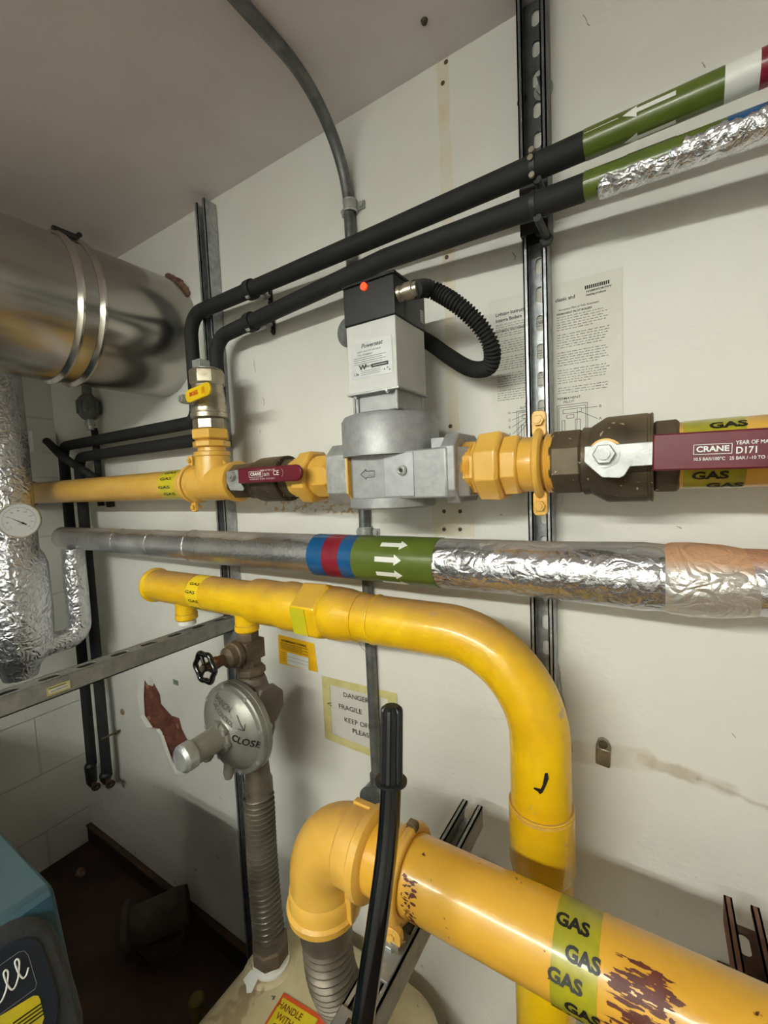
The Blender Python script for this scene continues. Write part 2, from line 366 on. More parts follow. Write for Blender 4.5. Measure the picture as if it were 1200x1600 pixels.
def channel(a, b, openv, w=.041, dep=.041, t=.0025, lip=.009, slots=True, pitch=.05, sl=.028, sw=.014, off=.02):
    """strut channel from a to b, open towards openv; a and b lie on the middle of the open face"""
    a, b = Vector(a), Vector(b); ax = (b-a).normalized(); L = (b-a).length; o = Vector(openv).normalized(); e = ax.cross(o).normalized()
    mb = MB(); P = lambda s, q, d: a+ax*s+e*q-o*d       # along, across, depth from open face
    def slab(q0, q1, d0, d1):
        c = (P(0, (q0+q1)/2, (d0+d1)/2)+P(L, (q0+q1)/2, (d0+d1)/2))/2; mb.box(c, (L, abs(q1-q0), abs(d1-d0)), ax, e, o)
    for s in (1, -1):
        slab(s*(w/2-t), s*w/2, 0, dep); slab(s*(w/2-lip), s*w/2, 0, t); slab(s*(w/2-lip), s*(w/2-lip+t), 0, .007)
    if not slots: slab(-w/2, w/2, dep-t, dep); return mb
    s = 0; hw = w/2
    while s < L-.001:
        s1 = min(s+pitch, L)
        if s1-s < pitch*.95:
            c = (P(s, 0, dep-t/2)+P(s1, 0, dep-t/2))/2; mb.box(c, (s1-s, w, t), ax, e, o); break
        N = 24; c0 = s+pitch/2; inn = []; out = []
        for k in range(N):
            an = 2*PI*(k+.5)/N; ca, sa = math.cos(an), math.sin(an)
            x = ca*sw/2+(sl-sw)/2*(1 if ca > 0 else -1); y = sa*sw/2; inn.append((c0+x, y))
            m = max(abs(ca)/(pitch/2), abs(sa)/hw); out.append((c0+ca/m, sa/m))
        vs = [P(x, y, dep-t) for x, y in inn]+[P(x, y, dep-t) for x, y in out]+[P(x, y, dep) for x, y in inn]+[P(x, y, dep) for x, y in out]
        fs = []
        for k in range(N):
            k2 = (k+1) % N
            fs += [(k, k2, N+k2, N+k), (2*N+k, 3*N+k, 3*N+k2, 2*N+k2), (k, 2*N+k, 2*N+k2, k2)]
        # rectangle corners missed by the radial fan
        mb.add(vs, fs)
        for sx_ in (1, -1):
            for sy_ in (1, -1):
                ang = [(c0+sx_*pitch/2, sy_*hw)]
                near = sorted(out, key=lambda q: (q[0]-ang[0][0])**2+(q[1]-ang[0][1])**2)[:2]
                mb.add([P(ang[0][0], ang[0][1], dep-t), P(*near[0], dep-t), P(*near[1], dep-t)], [(0, 1, 2)])
        s = s1
    return mb
def boltup(mb, p, d, r=.008, h=.006, shank=.004, ext=.004, n=6):
    hexnut(mb, p, d, r, h, n); mb.cyl(Vector(p)+Vector(d).normalized()*h, Vector(p)+Vector(d).normalized()*(h+ext), shank, n=12); return mb

# ================================================================== the room
FZ, CZ = -1.56, .817            # floor and ceiling, measured from eye height
WY, XL, XR, YF = .84, -2.18, 1.9, -2.3
# back wall with a broken-out patch of plaster over bare brick
patch = [at(x, y, WY) for x, y in ((219, 1052), (231, 1070), (235, 1057), (250, 1085), (252, 1100), (268, 1118), (280, 1122), (284, 1138), (297, 1160), (305, 1180), (309, 1196), (298, 1206), (275, 1210), (268, 1196), (257, 1170), (250, 1148), (243, 1140), (228, 1136), (219, 1118), (214, 1086))]
inner = []
pc = sum(patch, Vector())/len(patch)
def wall_with_patch():
    bm = bmesh.new()
    outer = [bm.verts.new((x, WY, z+H)) for x, z in ((XL, FZ), (XR, FZ), (XR, CZ), (XL, CZ))]
    hole = [bm.verts.new((p.x, WY, p.z+H)) for p in patch]
    es = [bm.edges.new((l[i], l[(i+1) % len(l)])) for l in (outer, hole) for i in range(len(l))]
    bmesh.ops.triangle_fill(bm, use_beauty=True, edges=es)
    deep = [bm.verts.new((p.x+(pc.x-p.x)*(.10+.14*(i % 3)/2), WY+.009, p.z+(pc.z-p.z)*.05+H)) for i, p in enumerate(patch)]
    n = len(hole)
    for i in range(n): bm.faces.new((hole[i], hole[(i+1) % n], deep[(i+1) % n], deep[i]))
    back = [bm.verts.new((x, WY+.12, z+H)) for x, z in ((XL, FZ), (XR, FZ), (XR, CZ), (XL, CZ))]
    bm.faces.new(back)
    for i in range(4): bm.faces.new((outer[i], outer[(i+1) % 4], back[(i+1) % 4], back[i]))
    me = bpy.data.meshes.new('wall_back'); bmesh.ops.recalc_face_normals(bm, faces=bm.faces); bm.to_mesh(me); bm.free()
    me.materials.append(m_wall); o = bpy.data.objects.new('wall_back', me); COL.objects.link(o); o['kind'] = 'structure'
    return o
wall = wall_with_patch()
bm_ = bmesh.new()
gx, gz = 26, 40; x0, x1 = min(p.x for p in patch)-.01, max(p.x for p in patch)+.01; z0, z1 = min(p.z for p in patch)-.01, max(p.z for p in patch)+.01
grid = [[bm_.verts.new((x0+(x1-x0)*i/gx, WY+.012-.006*math.sin(i*.9+j*.31)*math.sin(j*.53)*random.random(), z0+(z1-z0)*j/gz+H)) for i in range(gx+1)] for j in range(gz+1)]
for j in range(gz):
    for i in range(gx): bm_.faces.new((grid[j][i], grid[j][i+1], grid[j+1][i+1], grid[j+1][i]))
me_ = bpy.data.meshes.new('bare_brick'); bm_.to_mesh(me_); bm_.free(); me_.materials.append(m_brick)
o_ = bpy.data.objects.new('bare_brick', me_); COL.objects.link(o_); o_.parent = wall; tag(o_, 'bare red-brown brick where the plaster has broken away')
struct(MB().span((XL-.12, YF, FZ), (XL, WY+.12, CZ)), 'wall_left', m_block)
struct(MB().span((XR, YF, FZ), (XR+.12, WY+.12, CZ)), 'wall_right', m_plain)
struct(MB().span((XL-.12, YF-.12, FZ), (XR+.12, YF, CZ)), 'wall_front', m_plain)
struct(MB().span((XL-.12, YF-.12, FZ-.1), (XR+.12, WY+.12, FZ)), 'floor', m_floor)
struct(MB().span((XL-.12, YF-.12, CZ), (XR+.12, WY+.12, CZ+.1)), 'ceiling', m_ceil)
struct(MB().span((XL, WY-.018, FZ), (XR, WY-.001, FZ+.07)), 'baseboard_back', m_skirt)
struct(MB().span((XL, WY-.022, FZ+.07), (XR, WY-.001, FZ+.078)), 'trim_1', m_skirtb)

# ceiling light, out of frame above and behind the camera
tx0, tx1, ty, tz = TUBES[0]
lt = thing('ceiling_light', ((tx0+tx1)/2, (TUBES[0][2]+TUBES[1][2])/2, tz-.02), 'white twin-tube fluorescent batten on the ceiling behind the camera', 'light')
MB().span((tx0-.04, TUBES[1][2]-.05, tz+.03), (tx1+.04, TUBES[0][2]+.05, tz+.09)).build('batten_body', m_fit, lt, .004)
MB().span((tx0-.04, TUBES[0][2]+.055, tz+.003), (tx1+.04, TUBES[0][2]+.060, tz+.09)).build('added_baffle', m_fit, lt)  # unseen lip added to cut the tubes' light on the upper wall
for x in (tx0+.2, tx1-.2): MB().cyl((x, TUBES[0][2]-.05, tz+.085), (x, TUBES[0][2]-.05, CZ), .012).build('drop_rod', m_fit, lt)
for (a, b, y, z) in TUBES:
    MB().cyl((a, y, z), (b, y, z), .013, n=12).build('fluorescent_tube', m_tube, lt)
    for x in (a-.02, b): MB().span((x, y-.016, z-.02), (x+.02, y+.016, tz+.032)).build('lamp_holder', m_fit, lt)

# ================================================================== strut channels
SF = .80                        # front face of the wall struts
def strut_thing(name, a, b, openv, mat, label, parts=None, group=None, **k):
    mb = channel(a, b, openv, **k)
    return one(mb, name, mat, label, 'strut', group)
one(channel((-1.062, SF, FZ), (-1.062, SF, at(322, 325, SF).z+.03), (0, -1, 0), w=.041, dep=.038), 'strut_channel', m_galv, 'galvanised strut channel on the wall beside the stainless flue, running from ceiling to meter', 'strut')
xs = -.176
zs_ = at(835, 366, SF).z
one(channel((xs, SF, at(850, 1400, SF).z+.3), (xs, SF, zs_), (0, -1, 0), w=.0405, dep=.036), 'strut_channel', m_galv, 'bright galvanised slotted strut channel crossing the boiler instruction sheet', 'strut')
us = thing('strut_channel', (xs, SF, zs_), 'dark grey slotted strut channel behind the two black pipes, reaching the ceiling', 'strut')
channel((xs+.001, SF-.004, zs_), (xs+.001, SF-.004, CZ), (0, -1, 0), w=.046, dep=.041).build('channel', m_strutd, us)
MB().span((xs-.022, SF-.007, zs_), (xs+.024, SF-.0045, at(838, 262, SF).z)).build('cover_plate', m_dark, us)
b_ = MB(); q = at(846, 130, SF+.02); boltup(b_, (q.x, SF+.036, q.z), (0, -1, 0), .011, .008, .0045, .03); b_.cyl((q.x, SF+.038, q.z), (q.x, SF+.034, q.z), .016)
b_.build('hex_bolt', m_zinc, us)
# the level rail that sticks out towards the camera at the left
RX = -1.05
rail = thing('strut_rail', (RX, .3, -.405), 'long galvanised strut rail jutting out under the yellow manifold, small barcode sticker on it', 'strut')
channel((RX, SF, -.4045), (RX, -.7, -.4045), (0, 0, -1), w=.041, dep=.038, pitch=.0685, sl=.038, sw=.018).build('channel', m_galvd, rail)
MB().span((RX-.03, SF-.006, -.46), (RX+.022, SF-.001, -.40)).build('end_bracket', m_galvd, rail)
ex_, ez_ = Y_, Z_
sa = atx(73, 1083, RX+.0215); sb = atx(110, 1068, RX+.0215); sm = (sa+sb)/2
st = MB().box(sm, (.0006, (sb-sa).length, .017)).build('barcode_sticker', m_mask, rail)
tb = MB(); fn = flat(sm+V(.0006, 0, 0), Y_, Z_); wl = (sb-sa).length
tb.poly([(-wl*.42, -.0045), (wl*.42, -.0045), (wl*.42, .003), (-wl*.42, .003)], fn); tb.build('sticker_panel', m_white, st)
tb = MB(); fn = flat(sm+V(.0009, 0, 0), Y_, Z_)
for k in range(18):
    u = -wl*.36+wl*.72*k/17; tb.poly([(u, -.003), (u+.0007, -.003), (u+.0007, .001), (u, .001)], fn)
tb.poly([(-wl*.4, .005), (wl*.3, .005), (wl*.3, .0062), (-wl*.4, .0062)], fn); tb.build('barcode', m_ink, st)

# cantilever arms for the thick foreground pipe
PY, PZ, PR = .5, -.555, .0495
for i, (axx, lab) in enumerate(((-.306, 'grey slotted cantilever strut arm carrying the thick gas pipe behind the black handle'), (.105, 'rusty brown cantilever strut arm at the right edge of the photo'))):
    mt = m_galvd if i == 0 else M('rusty_steel', (128, 92, 74), (92, 62, 48), 20, .8, .2, bump=.3)
    zt = -.635 if i == 0 else -.632
    arm = thing('cantilever_strut', (axx, WY-.05, zt-.041), lab, 'strut')
    channel((axx, SF-.035, zt), (axx, .26, zt), (0, 0, 1), w=.041, pitch=.06, sl=.034, lip=.010).build('channel', mt, arm)
    b_ = MB(); b_.tube([(axx, .64, zt-.050), (axx, WY-.006, zt-.22)], .012, 4); b_.span((axx-.02, WY-.008, zt-.29), (axx+.02, WY-.001, zt-.18))
    b_.build('wall_bracket', mt, arm, .001)
    if i == 0:
        wp = MB().span((axx-.0185, PY-.085, zt+.0005), (axx+.0185, PY-.02, zt+.005)).build('channel_washer', m_galvd, arm, .001)
        MB().span((axx-.0185, PY-.215, zt+.0005), (axx+.0185, PY-.13, zt+.004)).build('channel_washer', m_galvd, arm, .001)
        d_ = MB(); d_.cyl((axx, PY-.165, zt+.0045), (axx, PY-.165, zt+.0055), .006); d_.span((axx-.003, PY-.165, zt+.0045), (axx+.003, PY-.138, zt+.0055)); d_.build('keyhole_slot', m_ink, arm)
        b_ = MB(); boltup(b_, (axx, PY-.045, zt+.005), (0, 0, 1), .011, .008, .005, .012); b_.build('hex_bolt', m_zinc, arm)

# ================================================================== flue
DX, DZ, DR = -1.345, .492, .182
duct = thing('flue_duct', (DX, WY, DZ-DR), 'big round stainless steel flue duct under the ceiling at top left', 'duct')
MB().lathe((DX, WY+.03, DZ), (0, -1, 0), [(0, DR), (2.3, DR)], 96).build('duct_body', m_steel, duct)
for y in (.529, .578):
    MB().lathe((DX, y+.009, DZ), (0, -1, 0), [(0, DR-.002), (0, DR+.003), (.003, DR+.008), (.009, DR+.009), (.014, DR+.004), (.018, DR+.001), (.018, DR-.002)], 96, cap=False).build('clamp_band', m_rib, duct)
b_ = MB().box((DX+DR*.36, .555, DZ+DR*.93+.012), (.012, .055, .012)); b_.cyl((DX+DR*.36-.012, .585, DZ+DR*.93+.018), (DX+DR*.36+.012, .585, DZ+DR*.93+.018), .006); b_.build('band_latch', m_dark, duct)
b_ = MB()
for k in range(26):
    a = math.radians(34+36*k/25)+random.uniform(-.02, .02); rr = random.uniform(.006, .012)
    c = V(DX+(DR+.004)*math.cos(a), WY-.004-random.random()*.006, DZ+(DR+.004)*math.sin(a)); b_.lathe(c-V(0, rr*.6, 0), (0, 1, 0), [(0, rr*.3), (rr*.4, rr), (rr*.9, rr), (rr*1.3, rr*.4)], 9, rot=random.random())
b_.build('broken_plaster_edge', m_wood, duct, ang=60)

# ================================================================== steel conduit from the ceiling
CXX = -.576; CY = WY-.014
cond = thing('steel_conduit', (CXX, CY, -.8), 'thin grey steel conduit coming off the ceiling and dropping down the wall behind the valves', 'conduit')
pth = fillet([(CXX-.015, -1.2, CZ-.013), (CXX-.004, CY, CZ-.013), (CXX, CY, -.72)], .19, 14)
MB().tube(pth, .0125, 16).build('conduit_tube', m_cond, cond)
for py in (322, 832):
    z = za = at(550 if py < 500 else 575, py, CY).z
    b_ = MB(); b_.lathe((CXX, CY, z-.009), (0, 0, 1), [(0, .0128), (0, .0155), (.018, .0155), (.018, .0128)], 20, cap=False); b_.torus((CXX, CY, z-.011), Z_, .0145, .0025, 20, 8); b_.torus((CXX, CY, z+.011), Z_, .0145, .0025, 20, 8)
    b_.span((CXX-.03, WY-.006, z-.008), (CXX+.032, WY-.001, z+.008)); b_.cyl((CXX+.024, WY-.006, z), (CXX+.024, WY-.010, z), .006); b_.cyl((CXX-.024, WY-.006, z), (CXX-.024, WY-.010, z), .006)
    b_.build('saddle_clamp', m_zinc, cond)
for (zc, r) in ((at(548, 525, CY).z, .033), (at(585, 1240, CY).z, .034)):
    b_ = MB(); b_.cyl((CXX, WY-.001, zc), (CXX, WY-.036, zc), r, n=32); b_.cyl((CXX, WY-.036, zc), (CXX, WY-.039, zc), r+.001, n=32)
    b_.cyl((CXX, CY, zc+.02), (CXX, CY, zc+r+.02), .0165, n=16); b_.cyl((CXX, CY, zc-.02), (CXX, CY, zc-r-.02), .0165, n=16)
    b_.build('junction_box', m_cond, cond)

# ================================================================== black insulated pipes (upper pair, dropping behind the small valve, then left and down)
def ins_pipe(pts, R, r, label, kind):
    t = thing('insulated_pipe', pts[0], label, 'pipe', None)
    MB().tube(fillet(pts, R, 9), r, 20).build('foam_insulation', m_black, t); return t
A1 = at(600, 364, .746); B1 = at(1132, 133, .712); C1 = at(330, 481, .779)
A2 = at(600, 406, .746); B2 = at(1132, 214, .712); C2 = at(360, 520, .779)
E1 = B1+(B1-A1)*.9; E2 = B2+(B2-A2)*.9
LPY = .779
x1v, x2v = at(300, 540, LPY).x, at(338, 560, LPY).x
z1l, z2l = at(290, 662, LPY).z, at(290, 690, LPY).z
xd1, xd2 = at(101, 760, LPY).x, at(124, 760, LPY).x
top1 = V(x1v, LPY, C1.z+(C1.z-A1.z)/(C1.x-A1.x)*(x1v-C1.x))
top2 = V(x2v, LPY, C2.z+(C2.z-A2.z)/(C2.x-A2.x)*(x2v-C2.x))
p1 = [E1, A1, top1, V(x1v, LPY, z1l), V(xd1, LPY+.006, z1l), V(xd1, LPY+.006, -1.11)]
p2 = [E2, A2, top2, V(x2v, LPY, z2l), V(xd2, LPY+.006, z2l), V(xd2, LPY+.006, -1.12)]
ip1 = ins_pipe(p1, [.2, .055, .04, .04], .0185, 'upper black foam-insulated pipe with olive, white and dark red tape', 1)
ip2 = ins_pipe(p2, [.2, .055, .04, .04], .0185, 'lower black foam-insulated pipe with torn foil over olive and blue tape', 2)
def along(A, B, px):
    # the point of line A-B seen at pixel column px
    n = _r*F-_f*(px-600); t = -A.dot(n)/((B-A).dot(n)); return A+(B-A)*t
def pipefn(P0, D, r):      # wrap: u along D from P0, v around, 0 facing the camera side (-y)
    D = D.normalized(); e = (-Y_-D*(-Y_).dot(D)).normalized(); g = D.cross(e); g = g if g.z > 0 else -g
    return lambda u, v: P0+D*u+e*(r*math.cos(v/r))+g*(r*math.sin(v/r))
TR = .0193
def bands(t, A, B, cuts):
    for (pa, pb, mt, nm, r) in cuts:
        a, b = along(A, B, pa), along(A, B, pb); sleeve(a, b, r, 28).build(nm, mt, t)
bands(ip1, A1, B1, ((915, 1132, m_green, 'olive_tape', TR), (1132, 1187, m_white, 'white_tape', TR+.0002), (1187, 1290, m_red, 'dark_red_tape', TR+.0004)))
bands(ip2, A2, B2, ((915, 1135, m_green, 'olive_tape', TR), (1135, 1290, m_blue, 'blue_tape', TR+.0002)))
def wrap_arrow(mb, fn, L, w, hw, hl, sgn):     # arrow with its tip at sgn*L/2, cut into thin strips so that it hugs the pipe
    N = 24
    for k in range(N):
        v0, v1 = -hw+2*hw*k/N, -hw+2*hw*(k+1)/N; m0, m1 = hl*(1-abs(v0)/hw), hl*(1-abs(v1)/hw); b = L/2-hl
        mb.poly([(sgn*b, v0), (sgn*(b+m0), v0), (sgn*(b+m1), v1), (sgn*b, v1)], fn)
    n = 8
    for k in range(n): v0, v1 = -w+2*w*k/n, -w+2*w*(k+1)/n; mb.poly([(-sgn*L/2, v0), (sgn*(L/2-hl), v0), (sgn*(L/2-hl), v1), (-sgn*L/2, v1)], fn)
    return mb
for t, A, B in ((ip1, A1, B1), (ip2, A2, B2)):
    a = along(A, B, 975); b = along(A, B, 1057); D = (B-A)
    for v in ((.0035, -.030) if t is ip1 else (.024,)):
        fn = pipefn((a+b)/2, D, TR+.0007); L = (b-a).length
        wrap_arrow(MB(), lambda x, y: fn(x, y+v), L, .0032, .0080, .017, -1).build('flow_arrow', m_white, t)
    a0 = along(A, B, 917); L0 = ((a+b)/2-a0).length
    fn = pipefn(a0, D, TR+.0006); mb = MB(); vv = .0035 if t is ip1 else -.004
    mb.poly([(0, vv), (L0*.55, vv), (L0*.55, vv+.0009), (0, vv+.0009)], fn); mb.build('tape_seam', m_white, t)
# torn foil half-wrapped on the lower pipe
a = along(A2, B2, 936); b = along(A2, B2, 1300); mb = MB(); D = b-a; L = D.length; fn = pipefn(a, D, TR+.0022); vs = []; fs = []; NU, NV = 70, 14
for i in range(NU+1):
    u = L*i/NU; top = -.006+.002*math.sin(i*.5)+.0015*math.sin(i*1.7)+(.010 if u > L*.42 else 0); top = top if i > 2 else top-.012*(3-i)/3
    for j in range(NV+1):
        v = -.058+(top+.058)*j/NV; q = fn(u, v); w = .0012*math.sin(i*2.1+j*1.3)*math.sin(i*.7+j*2.2); vs.append(q+V(0, w, w))
for i in range(NU):
    for j in range(NV): k = i*(NV+1)+j; fs.append((k, k+1, k+NV+2, k+NV+1))
mb.add(vs, fs); o = mb.build('torn_foil', m_foil, ip2); sd = o.modifiers.new('solid', 'SOLIDIFY'); sd.thickness = .0006; sd.offset = 1
# pipe clips holding the pair to the wall
def clip(A, B, px, wpx, wpy, label):
    c = along(A, B, px); w = at(wpx, wpy, WY); t = thing('pipe_clip', (w.x, WY, w.z-.02), label, 'pipe clip')
    D = (B-A); b_ = MB(); b_.lathe(c-D.normalized()*.011, D, [(0, .0185), (0, .0225), (.003, .0235), (.019, .0235), (.022, .0225), (.022, .0185)], 24, cap=False); b_.build('rubber_lined_ring', m_black, t)
    s = c+V(0, .010, -.018); e = V(w.x, WY-.008, w.z)
    b_ = MB(); b_.cyl(s, e, .0045, n=12); d = (e-s).normalized(); hexnut(b_, e-d*.022, d, .009, .010); b_.cyl(s-V(.0, .02, 0), s, .004); hexnut(b_, s-V(0, .024, 0), (0, 1, 0), .0075, .006); b_.build('threaded_rod', m_zinc, t)
    b_ = MB(); b_.prism([(x*.75, y) for x, y in round_rect(.016, .052, .008)], (w.x, WY-.001, w.z), (1, 0, 0), (0, 0, 1), .005); b_.build('oval_wall_plate', m_dark, t, .001)
    for dz in (.018, -.018): MB().cyl((w.x, WY-.006, w.z+dz), (w.x, WY-.010, w.z+dz), .004).build('screw', m_brass, t)
clip(A1, top1, 392, 424, 464, 'small clip with threaded rod under the upper black pipe, right of the left strut')
clip(A2, top2, 392, 428, 508, 'small clip with threaded rod under the lower black pipe, in its wall shadow')
for (A, B, z_, lab) in ((A1, B1, 0, 'dark clip clasping the upper black pipe to the right-hand strut'), (A2, B2, 0, 'dark clip under the lower black pipe at the right-hand strut')):
    c = along(A, B, 836); t = thing('pipe_clip', (c.x, SF, c.z-.03), lab, 'pipe clip'); D = B-A
    b_ = MB(); b_.lathe(c-D.normalized()*.004, D, [(0, .0185), (0, .0205), (.008, .0205), (.008, .0185)], 24, cap=False); b_.build('band', m_dark, t)
    b_ = MB(); b_.cyl((c.x+.004, SF-.007, c.z-.022), (c.x+.004, c.y-.006, c.z-.022), .006); hexnut(b_, (c.x+.004, SF-.008, c.z-.026), (0, -1, 0), .011, .007); b_.build('stud', m_dark, t)
    if A is A1:
        for dz in (.018, .002, -.018):
          b_ = MB(); hexnut(b_, (c.x-.002, c.y-.0205 if abs(dz) < .01 else c.y-.012, c.z+dz), (0, -1, 0), .0045, .004, 12)
          b_.build('screw', m_nickel, t)
# clips on the lower left run
for px, py in ((197, 681), (235, 688)):
    pass

# ================================================================== gas train along the wall
GY, GZ = .712, .0197
gx_ = lambda px, r=.040: xa(px, GY-r, GZ)
gp = lambda x: V(x, GY, GZ)
def gtape(t, x0, x1, Y, Z, r, rows, mat, size, nm='gas_tape', bold=.03, extra=None, sxx=1.15):
    s = sleeve((x0, Y, Z), (x1, Y, Z), r+.0007, 40).build(nm, mat, t)
    for (ph, dx, mt) in rows:
        mb = MB(); mb.text('GAS', size, cylx((x0+x1)/2+dx, Y, Z, r+.0012, math.radians(ph)), bold=bold, sx=sxx, cut=.004); mb.build('gas_lettering', mt, s)
    return s
lp = thing('gas_pipe', (gx_(160), GY, GZ-.042), 'ochre gas pipe running to the left wall, small yellow GAS tape near the tee', 'pipe')
MB().lathe(gp(XL+.001), X_, [(0, .0405), (-XL+gx_(285), .0405)], 40).build('pipe', m_ochre, lp)
MB().lathe(gp(XL+.001), X_, [(0, .056), (.02, .054), (.06, .050), (.085, .046), (.09, .042)], 40).build('wall_collar', M('brown_collar', (150, 100, 44), (110, 72, 36), 12, .5, bump=.4), lp)
gtape(lp, gx_(246), gx_(271), GY, GZ, .0405, ((52, .004, m_ink), (24, .0, m_ink), (-8, -.006, m_ink), (-36, .006, m_ink)), m_tape, .0080, bold=.03, sxx=2.6)
# pipe clamps with two bolts
def pipe_clamp(x, Y, Z, r, w, label, mat, lug=.022, dy=0, bolt=.008, back=True, tube=.009):
    t = thing('pipe_clamp', (x, Y, Z-r-lug), label, 'pipe clamp')
    b_ = MB(); b_.torus((x, Y, Z), X_, r+tube*.6, tube, 44, 12, sq=w/tube/2); b_.build('clamp_ring', mat, t)
    for s in (1, -1):
        b_ = MB(); b_.prism(round_rect(w*1.5, lug*1.7, w*.5), (x, Y+dy+.004, Z+s*(r+lug*.75)), (1, 0, 0), (0, 0, 1), .010); b_.build('lug', mat, t, .001)
        b_ = MB(); boltup(b_, (x, Y+dy-.006, Z+s*(r+lug*.95)), (0, -1, 0), bolt, bolt*.7, bolt*.55, .002); b_.cyl((x, Y+dy+.004, Z+s*(r+lug*.95)), (x, Y+dy+.018, Z+s*(r+lug*.95)), bolt*.5); b_.build('hex_bolt', mat, t)
    if back:
        b_ = MB(); b_.cyl((x, Y+r, Z), (x, SF-.001, Z), .007); b_.span((x-.02, SF-.004, Z-.02), (x+.02, SF-.001, Z+.02)); b_.build('back_plate', mat, t)
    return t
cx1 = gx_(283)
pipe_clamp(cx1, GY, GZ, .0425, .012, 'ochre two-bolt pipe clamp at the left end of the ochre tee', m_ochre, lug=.020, dy=-.004, back=False, bolt=.007, tube=.006)
BX = at(327, 640, GY).x
tee = thing('pipe_tee', (BX, GY, GZ-.05), 'ochre painted pipe tee below the small yellow-handled valve', 'pipe fitting')
xt0, xt1 = gx_(290), gx_(352)
MB().lathe(gp(xt0-.006), X_, [(0, .045), (.002, .050), (.012, .050), (.016, .0455), (xt1-xt0-.008, .0455), (xt1-xt0-.004, .050), (xt1-xt0+.008, .050), (xt1-xt0+.010, .045)], 40).build('run', m_ochre, tee)
MB().lathe((BX, GY, GZ), Z_, [(0, .046), (.03, .0445), (.052, .0430), (.066, .042), (.068, .0445), (.078, .0445), (.080, .040)], 36).build('branch', m_ochre, tee)
b_ = MB(); b_.prism([(0, 0), (.03, 0), (.0, .034)], (BX+.03, GY+.003, GZ+.038), (1, 0, 0), (0, 0, 1), .006); b_.build('casting_web', m_ochre, tee)
# union above the tee
zb = lambda py: at(327, py, GY).z
u1 = thing('union_fitting', (BX, GY, zb(700)), 'ochre threaded union between tee and nickel ball valve', 'pipe fitting')
b_ = MB(); b_.lathe((BX, GY, zb(708)), Z_, [(0, .035)]+[(zb(695)-zb(708)+k*.0022, .034+.0015*(k % 2)) for k in range(6)]+[(zb(683)-zb(708), .035)], 28); b_.build('thread', m_ochre, u1)
b_ = MB(); hexnut(b_, (BX, GY, zb(700)), Z_, .046, zb(690)-zb(700), 8); b_.build('lower_nut', m_ochre, u1, .001)
b_ = MB(); hexnut(b_, (BX, GY, zb(688)), Z_, .048, zb(672)-zb(688), 6, .3); b_.build('upper_nut', m_ochre, u1, .001)
# nickel ball valve with a yellow lever and a plug on top
bv = thing('ball_valve', (BX, GY, zb(672)), 'nickel ball valve standing upright with a short yellow lever', 'valve')
b_ = MB(); hexnut(b_, (BX, GY, zb(673)), Z_, .042, zb(655)-zb(673), 8, .2); b_.build('lower_hex', m_nickel, bv, .0008)
MB().lathe((BX, GY, zb(655)), Z_, [(0, .040), (.002, .0455), (.012, .0455), (.014, .0435), (.020, .0445), (.040, .0425), (.055, .041), (zb(600)-zb(655), .037)], 36).build('valve_body', m_nickel, bv)
b_ = MB(); hexnut(b_, (BX, GY, zb(603)), Z_, .0435, zb(578)-zb(603), 8, .39); b_.build('upper_hex', m_nickel, bv, .0008)
zl = at(281, 624, GY-.082).z
b_ = MB(); b_.cyl((BX, GY, zl+.003), (BX, GY-.072, zl+.003), .011); b_.cyl((BX, GY-.065, zl+.003), (BX, GY-.082, zl+.003), .0045, n=12); hexnut(b_, (BX, GY-.070, zl+.003), (0, -1, 0), .0105, .008); b_.torus((BX, GY-.0785, zl+.003), Y_, .007, .0015, 20, 8); b_.build('stem', m_zinc, bv)
lv = MB(); q0 = V(BX+.012, GY-.064, zl+.006); ex = V(.94, 0, .10).normalized(); lv.prism([(x+.043, y) for x, y in round_rect(.094, .030, .013)], q0, ex, (-ex.z, 0, ex.x), .006)
lv = lv.build('lever', m_yvinyl, bv, .0015)
b_ = MB(); b_.prism([(-.013, -.010), (.012, -.010), (.012, .010), (-.013, .010)], (BX, GY-.0635, zl+.004), (1, 0, 0), (0, 0, 1), .0025); b_.build('lever_plate', m_zinc, bv)
mb = MB(); mb.text('BOSS', .009, flat(q0+ex*.030+V(0, -.0072, .001), ex, (-ex.z, 0, ex.x)), bold=.05, sx=1.1); mb.build('lettering', m_redink, lv)
mb = MB(); fn = flat(q0+ex*.066+V(0, -.0072, 0), ex, (-ex.z, 0, ex.x))
for k, (w, dy) in enumerate(((.010, .006), (.014, .002), (.011, -.002), (.014, -.006))): mb.poly([(-w/2, dy-.0006), (w/2, dy-.0006), (w/2, dy+.0006), (-w/2, dy+.0006)], fn)
mb.build('small_print', m_redink, lv)
pg = MB(); pg.box((BX-.004, GY-.012, zb(572)+.002), (.030, .030, .024)); pg.lathe((BX, GY, zb(580)), Z_, [(0, .034), (.006, .034)], 30)
one(pg, 'pipe_plug', m_zinc, 'square-headed steel plug on top of the nickel ball valve', 'plug', bevel=.001)

# maroon-lever ball valves
def lever_valve(name, label, x0, xb0, xb1, x1, rh, rb, nutx, rl, parts_text, lev, scale):
    t = thing('ball_valve', (x0, GY, GZ-rb), label, 'valve')
    b_ = MB(); hexnut(b_, gp(x0), X_, rh, xb0-x0+.004, 8, .39); b_.build('end_hex', m_brass, t, .001)
    L = xb1-xb0
    MB().lathe(gp(xb0), X_, [(0, rh*.93), (.003, rh), (L*.14, rh*.98), (L*.17, rh*1.02), (L*.36, rb*.99), (L*.40, rb), (L*.93, rb), (L*.94, rb*.985), (L*.97, rb*.985), (L*.98, rb), (L, rb), (L+.001, rb*.97)], 48).build('valve_body', m_brass, t)
    b_ = MB(); hexnut(b_, gp(xb1), X_, rh*1.03, x1-xb1, 8, .39); b_.build('end_hex', m_brass, t, .001)
    return t
xv = [gx_(p) for p in (857, 905, 1020, 1063)]
